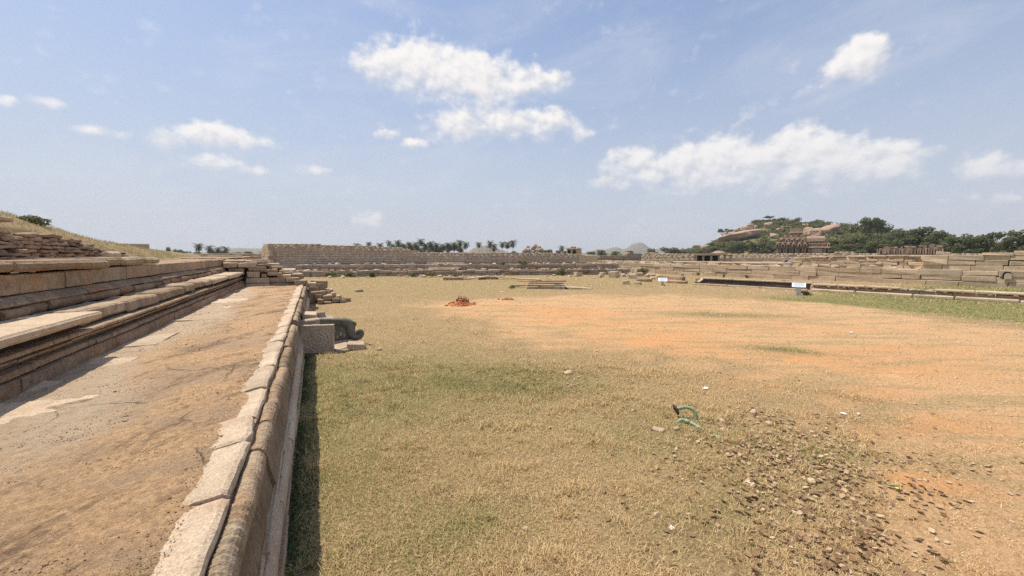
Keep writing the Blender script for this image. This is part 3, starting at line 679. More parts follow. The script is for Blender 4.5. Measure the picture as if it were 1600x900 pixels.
# ------------------------------------------------------------------ upper stepped plinth on the left
def build_upper_plinth():
    P = thing('stepped_plinth', (-4.0, 14, TZ), 'long moulded two tier stone plinth rising along the far side of the terrace floor', 'stone plinth')
    r = random.Random(9); Y0, Y1 = .4, 25.6
    link('core', box_mesh('core', (-1.6, -11.5, -.2), (.42, 11.6, .62), M['dark']), P, (-4.0, 14, TZ))
    link('upper_core', box_mesh('upper_core', (-1.6, -11.5, .62), (-.36, 11.6, 1.22), M['dark']), P, (-4.0, 14, TZ))
    run_blocks(P, 'base_stone', [(-3.75, 1.2), (-3.305, 1.2), (-3.30, 1.22), (-3.295, 1.46), (-3.31, 1.475), (-3.75, 1.475)], cuts(Y0, Y1, 1.0, 2.4, r), M['plinth'], 21, .010)
    run_blocks(P, 'fillet_stone', [(-3.75, 1.485), (-3.36, 1.485), (-3.345, 1.50), (-3.345, 1.555), (-3.365, 1.57), (-3.75, 1.57)], cuts(Y0, Y1, .9, 2.2, r), M['plinth'], 22, .012)
    run_blocks(P, 'recess_stone', [(-3.75, 1.58), (-3.50, 1.58), (-3.49, 1.62), (-3.75, 1.62)], cuts(Y0, Y1, 1.2, 2.4, r), M['plinth'], 23, .006)
    run_blocks(P, 'fluted_moulding', [(-3.8, 1.625), (-3.42, 1.625), (-3.40, 1.64), (-3.40, 1.665), (-3.45, 1.675), (-3.45, 1.70), (-3.8, 1.70)], cuts(Y0, Y1, 1.2, 2.4, r), M['plinth'], 24, .007)
    run_blocks(P, 'ledge_stone', [(-3.85, 1.705), (-3.375, 1.705), (-3.36, 1.715), (-3.36, 1.75), (-3.375, 1.765), (-3.60, 1.765), (-3.61, 1.785), (-3.65, 1.79), (-3.66, 1.81), (-3.85, 1.81)], cuts(Y0, Y1, 1.3, 2.6, r), M['granite'], 25, .006)
    # big cornice slabs: (y0, y1, front x, thickness)
    for k, (a, b, fx, th) in enumerate([(.3, 5.9, -3.18, .16), (5.92, 9.1, -3.24, .14), (9.12, 10.9, -3.52, .24), (10.92, 12.6, -3.47, .24), (12.62, 14.9, -3.50, .22), (14.92, 16.1, -3.46, .22), (16.12, 17.3, -3.49, .20), (17.32, 18.3, -3.44, .20), (18.32, 21.0, -3.36, .17), (21.02, 23.6, -3.32, .16), (23.62, 25.55, -3.31, .16)]):
        w = fx + 4.12; me = stone('cornice_slab', (w, b - a - .015, th), M['granite_pale' if k < 2 or k > 7 else 'granite'], n=(9, 14, 5), ch=.035, amp=.030 if 2 <= k <= 7 else .018, freq=1.6, seed=k + 300, corner=.03)
        link('cornice_slab', me, P, (fx - w / 2, (a + b) / 2, 2.035 - th + random.Random(k).uniform(-.012, .012)))
    # rubble roll, sloped moulding, wall blocks, top slabs
    roll = [(-4.35, 2.03), (-4.10, 2.03)] + arc(-4.145, 2.11, .075, .085, -60, 80, 6) + [(-4.35, 2.195)]
    run_blocks(P, 'roll_stone', roll, [.5, 1.8, 3.2, 4.6, 5.9, 6.9, 7.2, 7.5, 7.95, 8.4, 9.1, 9.6, 10.9, 12.4, 13.2, 14.6, 15.4, 16.1, 16.7, 17.2, 18.1, 19.4, 20.2, 21.6, 23.4, 25.5], M['plinth'], 26, .024, 2.4, .02, .03, .03)
    kap = [(-4.45, 2.20), (-4.115, 2.20), (-4.10, 2.215), (-4.105, 2.245), (-4.16, 2.28), (-4.25, 2.335), (-4.45, 2.34)]
    run_blocks(P, 'sloped_moulding', kap, cuts(Y0, Y1, .9, 1.9, r), M['plinth'], 27, .012, 2., .014, .02, .02)
    wl = [(-4.6, 2.35), (-4.275, 2.35), (-4.265, 2.36), (-4.255, 2.645), (-4.27, 2.66), (-4.6, 2.66)]
    run_blocks(P, 'wall_block', wl, [.4, 3.2, 5.2, 7.3, 9.55, 10.6, 11.6, 13.4, 15.3, 17.0, 18.8, 20.0, 20.9, 22.0, 23.0, 24.2, 25.5], M['granite'], 28, .008, 1.2, .012, .01, .012)
    for k, (a, b, fx, th) in enumerate([(.6, 3.98, -4.15, .19), (4.0, 8.9, -4.12, .20), (8.95, 12.2, -4.13, .17), (12.22, 13.1, -4.20, .18), (13.12, 14.5, -4.17, .19), (14.52, 15.6, -4.18, .18)]):
        w = 1.25; me = stone('top_slab', (w, b - a - .02, th), M['granite'], n=(7, 14, 5), ch=.05, amp=.032, freq=1.5, seed=k + 400, corner=.03)
        link('top_slab', me, P, (fx - w / 2, (a + b) / 2, 2.685))
build_upper_plinth()

def build_pavement():
    """flat slabs showing through the soil by the plinth foot"""
    T = thing('stone_paving', (-2.9, 10, TZ), 'pale worn paving slabs showing through soil along the plinth foot', 'paving')
    q = random.Random(5); y = 5.2
    while y < 24:
        L = q.uniform(.8, 1.7); w = q.uniform(.5, 1.1) * (1 if y < 18 else .8)
        me = stone('paving_slab', (w, L - .02, .07), M['granite_pale'], n=(6, 6, 4), ch=.015, amp=.018, freq=1.5, seed=int(y * 50), corner=.06)
        link('paving_slab', me, T, (-3.32 + w / 2, y + L / 2, TZ - .108 + q.uniform(-.006, .004)), (q.uniform(-.006, .006), q.uniform(.0, .02), q.uniform(-.04, .04)))
        y += L
build_pavement()

# ------------------------------------------------------------------ walls of separate stones
def ustone(name, mat, k, rough, parent, loc, rot, scale):
    return link(name, unit_stone(mat, k, rough, scale), parent, loc, rot, scale)
def wall_stones(parent, A, B, z0, heights, lens, mat, seed, thick=.5, jit=.05, top=None, rough=1.0, name='wall_stone', umin=0, umax=1e9, batter=0.0, gap=.012, skip=0.0, zf=None, bl=1.0):
    """courses of single stones from A to B; the face is on the left-hand... side given by `side` of the run"""
    r = random.Random(seed); A = Vector((*A, 0)); B = Vector((*B, 0)); d = (B - A); L = d.length; d.normalize()
    nrm = Vector((d.y, -d.x, 0))
    if nrm.dot(Vector((0, 0, 0)) - (A + B) / 2) < 0: nrm = -nrm
    ang = math.atan2(d.y, d.x); out = []
    z = z0
    for ci, h in enumerate(heights):
        u = max(0, umin) + r.uniform(-.5, 0) * lens[0]
        while u < min(L, umax):
            l = r.uniform(*lens) * (1.5 if r.random() < .12 else 1); mid = u + l / 2
            hh = h * r.uniform(.92, 1.05)
            if top is not None and z + hh * .9 > top(mid): hh = max(.5 * h, top(mid) - z) + r.uniform(-.02, .02)
            if (top is None or z + h * .55 < top(mid)) and r.random() >= skip:
                t = thick * r.uniform(.85, 1.15); c = A + d * mid + nrm * (r.uniform(-jit, jit) - t / 2 - batter * ci)
                zb = z + r.uniform(-.02, .01) + (zf(mid) if zf else 0)
                out.append((c.x, c.y, zb, l - gap * r.uniform(.5, 2), t, hh, ang + r.uniform(-.012, .012) * rough, r.uniform(-.02, .02) * rough))
            u += l
        z += h
    for k, (x, y, zb, l, t, hh, an, ti) in enumerate(out):
        ustone(name, mat, r.randrange(8), rough, parent, (x, y, zb), (0, ti, an + (math.pi if r.random() < .5 else 0)), (l, t, hh))
    return out
def core_prism(name, pts, z0, z1, mat, parent=None, origin=(0, 0, 0)):
    n = len(pts); V = [(x - origin[0], y - origin[1], z0 - origin[2]) for x, y in pts] + [(x - origin[0], y - origin[1], z1 - origin[2]) for x, y in pts]
    F = [tuple(range(n)), tuple(range(n, 2 * n))[::-1]] + [(i, n + i, n + (i + 1) % n, (i + 1) % n) for i in range(n)]
    me = mesh_np(name, V, F, mat)
    return link(name, me, parent, origin)
def loose(name, x, y, z, dims, mat, seed, rz=0, tilt=(0, 0), n=(4, 4, 4), amp=.02, ch=.025, parent=None, corner=None):
    me = stone(name, dims, mat, n=n, ch=ch, amp=amp, freq=2.2, seed=seed, corner=min(dims) * .18 if corner is None else corner)
    return link(name, me, parent, (x, y, z), (tilt[0], tilt[1], rz))

# ------------------------------------------------------------------ stepped cross wall closing the terrace
def build_cross_wall():
    P = thing('stepped_wall', (-1.9, 25.4, TZ), 'stepped wall of stacked stone blocks closing the far end of the terrace floor', 'stone wall')
    Y = 24.75
    B = [(-3.3, -2.15, 1.26, 1.42, 0), (-2.14, -1.05, 1.26, 1.42, .02), (-1.04, -.42, 1.27, 1.55, -.25),
         (-3.25, -2.2, 1.43, 1.72, .03), (-2.19, -1.44, 1.43, 1.71, .05), (-1.43, -.82, 1.45, 1.70, -.08),
         (-3.2, -2.62, 1.73, 2.05, .06), (-2.56, -2.32, 1.74, 1.92, .10), (-2.28, -1.62, 1.80, 1.96, .0), (-1.84, -1.2, 1.62, 1.85, .16),
         (-3.12, -2.35, 2.06, 2.28, .08), (-2.66, -1.84, 1.97, 2.14, .28), (-1.78, -1.3, 1.95, 2.08, .7), (-1.2, -.8, 1.72, 1.84, .55),
         (-4.15, -3.56, 2.26, 2.52, -.08), (-3.54, -2.78, 2.25, 2.50, .05), (-2.75, -2.2, 2.28, 2.42, .5), (-4.0, -3.3, 1.90, 2.24, .1),
         (-4.25, -3.4, 2.53, 2.64, .5), (-3.2, -2.4, 2.42, 2.54, 1.0), (-2.3, -1.6, 2.14, 2.26, .9)]
    for k, (a, b, z0, z1, dy) in enumerate(B):
        q = random.Random(k + 60); D = q.uniform(.75, 1.1)
        loose('wall_block', (a + b) / 2, Y + dy + D / 2, z0, (b - a - .015, D, z1 - z0 - .01), M['granite' if k % 3 else 'wall'], 600 + k, q.uniform(-.02, .02), (0, 0), (6, 6, 4), .016, .025, P, .02)
    core_prism('core', [(-4.2, Y + .5), (-2.4, Y + .5), (-2.4, Y + 2.6), (-4.2, Y + 2.6)], .5, 2.2, M['dark'], P, (-1.9, 25.4, TZ))
    core_prism('core', [(-2.5, Y + .45), (-1.3, Y + .45), (-1.3, Y + 2.4), (-2.5, Y + 2.4)], .5, 1.8, M['dark'], P, (-1.9, 25.4, TZ))
    q = random.Random(8)
    for k in range(26):
        x = q.uniform(-4.6, -1.0); y = q.uniform(26.2, 31); z = 2.45 - max(0, x + 3) * .42 + q.uniform(-.1, .06)
        l = q.uniform(.4, 1.0)
        loose('wall_block', x, y, z - .16, (l, q.uniform(.4, .8), q.uniform(.14, .3)), M['granite' if k % 2 else 'granite_pale'], 650 + k, q.uniform(-.4, .4), (q.uniform(-.05, .05), q.uniform(-.05, .05)), parent=P)
build_cross_wall()

def build_block_steps():
    P = thing('ruined_stair', (.4, 27.4, 0), 'collapsed stair of stacked grey blocks against the far end of the retaining plinth', 'stone stair')
    z = lambda row: 3 - (row - 395) / 640 * 24.4
    B = [(-.5, .02, 27.3, 442, 449), (.0, .42, 27.25, 444.5, 454), (-.5, .05, 27.0, 449, 456), (-.42, .5, 26.9, 454, 461), (.52, .72, 27.3, 452, 459),
         (-.5, -.12, 26.85, 456, 466), (-.1, .32, 26.65, 459, 467), (.34, .86, 26.6, 460, 468), (.78, 1.1, 26.9, 458, 466), (.05, .36, 26.2, 466, 473), (.38, .78, 26.2, 470, 475), (.82, 1.2, 26.4, 465, 473), (1.1, 1.42, 26.7, 462, 472), (1.22, 1.6, 26.4, 469, 475), (1.5, 1.85, 26.9, 468, 473), (-.3, .5, 28.2, 440, 470), (.5, 1.0, 28.0, 455, 470)]
    for k, (a, b, y, r0, r1) in enumerate(B):
        q = random.Random(k + 90); z1, z0 = z(r0), max(0, z(r1))
        if k in (2, 3, 5, 15, 16): z0 = 0
        loose('block', (a + b) / 2, y + .3, z0, (b - a, .62, max(.12, z1 - z0)), M['granite' if k % 4 else 'wall'], 700 + k, q.uniform(-.12, .12), (q.uniform(-.04, .04), q.uniform(-.08, .08)), (5, 5, 4), .02, .03, P)
build_block_steps()

# ------------------------------------------------------------------ balustrade stair with carved slab and scroll
def build_balustrade():
    P = thing('balustrade_stair', (.4, 14, 0), 'short stair beside the retaining plinth, with carved slab and dark scrolled trunk balustrade', 'stone stair')
    # near side slab, leaning a little, with concentric carving in low relief
    W, H, T = .92, .86, .14; V = []; F = []; nx, nz = 54, 50
    for j in range(nz):
        for i in range(nx):
            u, v = i / (nx - 1), j / (nz - 1); x, z = (u - .5) * W, v * H
            rr = math.hypot(x + .0, (z - .40) * 1.0); th = math.atan2(z - .40, x); d = 0
            if rr < .36: d = .010 * math.sin(rr * 62 + .9 * math.sin(th * 8)) + .006 * math.sin(th * 14 + rr * 30)
            else: d = .007 * math.sin(x * 55) * math.sin(z * 50) + .004 * math.sin(x * 110 + z * 40)
            if z > H - .07 or abs(x) > W / 2 - .05 or z < .05: d = .012
            d *= .7 + .5 * nz3((x * 4, z * 4, 3)).x
            y = -T / 2 - d + .008 * nz3((x * 2, z * 2, 1)).x
            if i in (0, nx - 1) or j in (0, nz - 1): y += .015
            V.append((x + .012 * nz3((3, z * 4, 1)).x * (abs(u - .5) > .45), y, z + (.012 * nz3((x * 5, 2, 2)).x if j == nz - 1 else 0)))
    for j in range(nz - 1):
        for i in range(nx - 1): a = j * nx + i; F.append((a, a + 1, a + nx + 1, a + nx))
    n0 = len(V); ring = [i for i in range(nx)] + [j * nx + nx - 1 for j in range(1, nz)] + [(nz - 1) * nx + i for i in range(nx - 2, -1, -1)] + [j * nx for j in range(nz - 2, 0, -1)]
    for i in ring: x, y, z = V[i]; V.append((x, T / 2, z))
    m = len(ring)
    for k in range(m): F.append((ring[k], n0 + k, n0 + (k + 1) % m, ring[(k + 1) % m]))
    F.append(tuple(n0 + k for k in range(m)))
    link('carved_slab', mesh_np('carved_slab', V, F, M['carved']), P, (-.035, 13.45, -.01), (R(-3), R(1.2), R(-9)))
    # body of the stair: treads behind the slab
    for k, (x, w, z1) in enumerate([(-.2, .55, .70), (.28, .45, .52), (.66, .36, .34)]):
        loose('tread', x, 14.95, 0, (w, 1.25, z1), M['wall_grey'], 730 + k, 0, (0, 0), (5, 7, 4), .015, .02, P)
    # rail: paler stub then dark polished bar
    loose('rail_stub', -.26, 14.28, .70, (.62, .24, .21), M['carved'], 740, R(-2), (0, 0), (6, 4, 4), .012, .02, P)
    loose('rail_bar', .38, 14.27, .66, (.70, .22, .23), M['schist'], 741, R(-2), (0, R(1.5)), (6, 4, 4), .008, .03, P)
    # trunk: thick curl dropping from the rail and coiling forward at its foot
    pts = [(.70, .775), (.78, .775), (.86, .745), (.93, .68), (.965, .59), (.975, .49), (.985, .39), (1.02, .30), (1.09, .245), (1.17, .235), (1.25, .265), (1.295, .33), (1.285, .40), (1.235, .435), (1.185, .42), (1.17, .375), (1.19, .345)]
    rad = [.115, .125, .135, .14, .138, .132, .126, .122, .118, .112, .102, .09, .078, .066, .056, .045, .03]
    fine = []; fr = []
    for i in range(len(pts) - 1):
        for t in (0, .33, .66):
            fine.append((pts[i][0] * (1 - t) + pts[i + 1][0] * t, 14.22, pts[i][1] * (1 - t) + pts[i + 1][1] * t)); fr.append((rad[i] * (1 - t) + rad[i + 1] * t) * (1 + .045 * ((len(fine) % 3) == 0)))
    fine.append((pts[-1][0], 14.22, pts[-1][1])); fr.append(rad[-1])
    link('trunk_scroll', tube('trunk_scroll', shift(fine, (1.0, 14.22, .0)), fr, M['schist'], 14), P, (1.0, 14.22, .0))
    # mane of small curls on the brow
    for k, (x, zz, rr) in enumerate([(1.02, .74, .055), (1.085, .72, .045), (1.055, .655, .05), (1.12, .665, .042), (1.09, .60, .036)]):
        V, F = ico(rr, 2); V = V * np.array([1, 1.2, .9]); link('brow_curl', mesh_np('brow_curl', V, F, M['schist'], True), P, (x, 14.20, zz))
    # dark sculpted panel under the rail, with little standing figures worn to lumps
    pn = loose('side_panel', .62, 14.33, .18, (.66, .14, .50), M['schist'], 745, R(-2), (0, 0), (8, 4, 7), .012, .02, P)
    for k, (x, zz, h) in enumerate([(.44, .27, .15), (.56, .25, .13), (.66, .31, .16), (.77, .26, .14), (.50, .45, .10), (.70, .50, .09)]):
        V, F = ico(.5, 2); V = V * np.array([h * .55, .05, h]) + np.array([[.01 * math.sin(a * 9), 0, 0] for a in V[:, 2]])
        link('relief_lump', mesh_np('relief_lump', V, F, M['carved'], True), P, (x, 14.24, zz + h * .3), (0, R(k * 23 % 40 - 20), 0))
    loose('plinth_slab', .70, 14.32, .0, (.86, .34, .17), M['carved'], 750, R(-3), (0, 0), (6, 5, 4), .012, .02, P)
    loose('step_slab', 1.06, 13.62, -.03, (.50, .62, .20), M['granite_pale'], 751, R(-6), (R(-3), R(2)), (7, 7, 4), .018, .025, P)
    loose('step_slab', .64, 13.62, -.02, (.46, .50, .13), M['granite_pale'], 752, R(14), (R(8), R(-7)), (6, 6, 4), .016, .02, P)
    loose('step_slab', .60, 13.30, -.04, (.50, .20, .08), M['granite'], 753, R(10), (R(0), R(-6)), (6, 4, 4), .014, .02, P)
    # loose slabs lying on the top of the stair, by the coping
    for k, (x, y, z, dm, rz, ti, mm) in enumerate([(-.38, 15.95, .72, (.30, .5, .16), .1, 0, 'plinth'), (-.22, 15.75, .76, (.42, .62, .16), -.08, .05, 'granite_pale'), (.08, 16.1, .70, (.30, .44, .20), .15, -.06, 'wall_grey')]):
        loose('top_block', x, y, z, dm, M[mm], 760 + k, rz, (ti, 0), (5, 5, 4), .016, .02, P)
    core_prism('core', [(-.5, 14.45), (.5, 14.45), (.5, 16.3), (-.5, 16.3)], 0, .72, M['wall_grey'], P, (.4, 14, 0))
def ico(r, sub):
    import bmesh
    bm = bmesh.new(); bmesh.ops.create_icosphere(bm, subdivisions=sub, radius=r)
    V = np.array([v.co[:] for v in bm.verts]); F = np.array([[v.index for v in f.verts] for f in bm.faces]); bm.free(); return V, F
build_balustrade()

# ------------------------------------------------------------------ upper terrace, mound and its rubble facing
def upz(X, Y): return 2.60 + .22 * sstep(15.9, 15.0, Y) + (fbm(X, Y, .9, 71) - .5) * .08 + .10 * sstep(24, 40, Y)
def build_upper():
    xs = np.concatenate([np.linspace(-60, -12, 40), np.arange(-11.6, -4.40, .3)]); ys = np.arange(-3, 46.01, .5)
    me, x, y = grid_mesh('upper_terrace', xs, ys, upz, M['earth'])
    struct('upper_terrace', me, label='flat earth top of the ruined platform')
    ct = np.array([(10, 3.60), (14.7, 3.57), (16.5, 3.58), (17.7, 3.48), (19.6, 3.27), (20.9, 3.02), (23, 2.75), (45, 2.5)]); cr = np.array([(10, 4.1), (15.1, 4.0), (16.1, 3.86), (17.8, 3.66), (20, 3.44), (22.4, 3.30), (24.6, 3.16), (28.1, 3.07), (33, 2.9), (45, 2.5)])
    global mound_z
    def mound_z(X, Y):
        f = np.interp(Y, ct[:, 0], ct[:, 1]); c = 3 + (np.interp(Y / 1.257, cr[:, 0], cr[:, 1]) - 3) * 1.257; t = np.clip((-7.36 - X) / 1.5, 0, 1)
        z = f + (c - f) * (t ** .8) + (fbm(X, Y, 1.6, 73) - .5) * .10 * sstep(0, .4, t)
        z = np.where(t >= 1, z + (-8.86 - X) * .10 * sstep(36, 16, Y), z)
        toe = 2.4 + (np.maximum(2.41, f - (X + 7.36) * .3) - 2.4) * sstep(19.8, 22.5, Y); return np.where(X > -7.36, np.minimum(toe, f), z)
    xs = np.concatenate([[-40, -30, -24, -20, -17, -15, -13, -12], np.arange(-11.2, -5.4, .2)]); ys = np.arange(-2, 44.01, .25)
    me, x, y = grid_mesh('mound', xs, ys, lambda X, Y: np.where(Y > 40, 2.5, mound_z(X, Y)), M['mound'])
    struct('mound', me, label='grassy earth mound over the rubble facing at the left')
    P = thing('rubble_facing', (-7.0, 17, 2.7), 'reddish rubble stone facing on the front of the grassy mound', 'rubble wall')
    core_prism('core', [(-7.28, 8), (-7.14, 8), (-7.14, 22.5), (-7.28, 22.5)], 2.5, 3.0, M['dark'], P, (-7, 17, 2.7))
    tp = lambda u: float(np.interp(9 + u, ct[:, 0], ct[:, 1])) + .02
    r = random.Random(31); z = 2.72; ci = 0
    while z < 3.6:
        h = r.uniform(.085, .135); u = 8.6 + r.uniform(0, .3)
        while u < 22.4:
            l = r.uniform(.18, .62); mid = u + l / 2; t = float(np.interp(mid, ct[:, 0], ct[:, 1]))
            if z + h * .5 < t + .03 and r.random() > .04:
                d = r.uniform(.22, .32)
                ustone('stone', M['rubble'], r.randrange(8), 2.2, P, (-7.0 - ci * .022 - d / 2 + r.uniform(-.04, .06), mid, z + r.uniform(-.02, .015)), (r.uniform(-.12, .12), r.uniform(-.05, .05), r.uniform(-.10, .10)), (d, l - .012, h * r.uniform(.8, 1.08)))
            u += l
        # earth behind this course
        z += h; ci += 1
    me = mesh_np('backing', [(-7.10 - .1, 9, 2.5), (-7.10 - .1, 22.5, 2.5), (-7.40, 9, 3.57), (-7.40, 16.6, 3.55), (-7.38, 19.5, 3.26), (-7.25, 22.5, 2.75)], [(0, 1, 5, 4, 3, 2)], M['earth'])
    link('backing', me, P, (0, 0, 0)).location = -WORLD[P.name]
    # stone at the top of the mound, pale slab beside it, fallen drum at the foot
    tag(loose('stone_block', -7.62, 15.35, 3.92, (.30, .34, .24), M['wall_grey'], 801, .2, (0, .05), (5, 5, 5), .02, .03), 'squared grey stone block standing on the mound at the frame edge', 'stone block')
    tag(loose('stone_slab', -7.32, 15.35, 3.80, (.35, .7, .10), M['granite_pale'], 802, .15, (.0, -.15), (5, 6, 4), .02, .02), 'pale stone slab lying near the mound top beside the grey block', 'stone slab')
    pr = [(0, 0), (.10, 0), (.115, .02), (.115, .3), (.10, .34), (.115, .38), (.115, .78), (.10, .80), (0, .80)]
    o = link('column_drum', lathe('column_drum', pr, M['granite_pale'], 12), None, (-6.35, 18.35, 2.93), (R(90), 0, R(176))); tag(o, 'short pale column drum lying at the foot of the rubble facing', 'column drum')
    tag(loose('field_stone', -7.2, 14.95, 3.52, (.3, .5, .14), M['granite_pale'], 803, .3, (0, .1)), 'pale rounded stone on the top course of the rubble facing', 'stone')
    tag(loose('field_stone', -6.5, 19.5, 2.82, (.35, .3, .2), M['rubble'], 804, .3, (0, .1)), 'dark broken stone just beyond the fallen column drum', 'stone')
    # far brick stub behind the mound
    Q = thing('wall_stub', (-15.6, 50, 0), 'square brown wall stub showing behind the mound slope', 'ruined wall')
    link('wall_body', stone('wall_body', (2.9, 1.0, 3.86), M['tall'], n=(12, 4, 6), ch=.05, amp=.05, seed=5), Q, (-15.6, 50, 0), (0, 0, R(17)))
    # low ruined walls and slabs across the platform top, toward the horizon
    q = random.Random(12)
    for k, (x0, y0, x1, y1, z, h) in enumerate([(-13, 33, -5.2, 30.5, 2.55, .26), (-16, 40, -5.6, 38, 2.62, .28), (-9.5, 27, -5, 26.4, 2.52, .2), (-20, 52, -6.5, 55, 2.55, .4)]):
        W = thing('low_wall', ((x0 + x1) / 2, (y0 + y1) / 2, z), ['broken course of pale stones across the platform top behind the mound', 'second line of ruined stones farther across the platform top', 'short row of stones just behind the stepped plinth end', 'farthest low ruined wall left of the tall wall end'][k], 'ruined wall', 'ruined stone lines on the platform')
        wall_stones(W, (x0, y0), (x1, y1), z - .15, [h * .6, h * .6], (.5, 1.3), M['granite'], 40 + k, .6, .12, rough=2.0, skip=.12)
    F = thing('field_wall', (-28, 78, 0), 'long low pale wall on the horizon below the left hand palms', 'ruined wall')
    wall_stones(F, (-52, 78), (-8, 72), 0, [1.45, .8, .65], (1.2, 3.0), M['granite_pale'], 49, .8, .1, rough=1.5)
M['mound'] = mk_plain('mound_turf', (.25, .185, .10), .95, var=.35, scale=2.5, dirt=(.17, .15, .06), amt=.7)
build_upper()

# ------------------------------------------------------------------ far side of the court
def tall_top(x): return float(np.interp(x, [-6, -5.5, 4, 9, 10.8, 11.0, 12.4, 12.6, 14, 20, 30, 34.6, 36], [4.22, 4.2, 4.0, 3.75, 3.6, 3.38, 3.3, 3.08, 3.05, 3.05, 2.92, 2.78, 2.75]))
def boxes_np(C, D, ang, rnd, jit=.0, r=None):
    """many plain blocks in one array: centres of base, dims, rotation"""
    n = len(C); c = np.array([(a, b, d) for a in (-.5, .5) for b in (-.5, .5) for d in (0, 1.)])
    P = c[None] * D[:, None, :]
    if jit: P = P + rng.uniform(-jit, jit, P.shape)
    ca, sa = np.cos(ang)[:, None], np.sin(ang)[:, None]
    X = P[..., 0] * ca - P[..., 1] * sa + C[:, None, 0]; Y = P[..., 0] * sa + P[..., 1] * ca + C[:, None, 1]; Z = P[..., 2] + C[:, None, 2]
    V = np.stack([X, Y, Z], -1).reshape(-1, 3); f = np.array([(0, 1, 3, 2), (4, 6, 7, 5), (0, 4, 5, 1), (2, 3, 7, 6), (0, 2, 6, 4), (1, 5, 7, 3)])
    F = (f[None] + (np.arange(n) * 8)[:, None, None]).reshape(-1, 4)
    return V, F, np.repeat(rnd, 8)
def masonry(parent, name, A, B, z0, topf, ch, lens, mat, seed, jit=.03, thick=.5, stuff=True):
    r = random.Random(seed); A = Vector((*A, 0)); B = Vector((*B, 0)); d = B - A; L = d.length; d.normalize(); nrm = Vector((d.y, -d.x, 0))
    if nrm.dot(-(A + B) / 2) < 0: nrm = -nrm
    ang = math.atan2(d.y, d.x); C = []; D = []; z = z0
    while z < 8:
        h = ch * r.uniform(.8, 1.2); u = -r.uniform(0, lens[0]); any_ = False
        while u < L:
            l = r.uniform(*lens); mid = min(max(u + l / 2, 0), L); p = A + d * mid
            a, b = max(u, 0), min(u + l, L)
            if b - a > .08 and z + h * .45 < topf(p.x):
                q = A + d * ((a + b) / 2) + nrm * (r.uniform(-jit, jit) - thick / 2); C.append((q.x, q.y, z)); D.append((b - a - .018, thick, h - .014)); any_ = True
            u += l
        z += h
        if not any_: break
    V, F, rn = boxes_np(np.array(C), np.array(D), np.full(len(C), ang), rng.random(len(C)), .012)
    o = WORLD[parent.name]; me = mesh_np(name, V - np.array(o), F, mat); attr(me, 'rnd', rn)
    ob = link(name, me, parent, o)
    if stuff: ob['kind'] = 'stuff'
    return ob
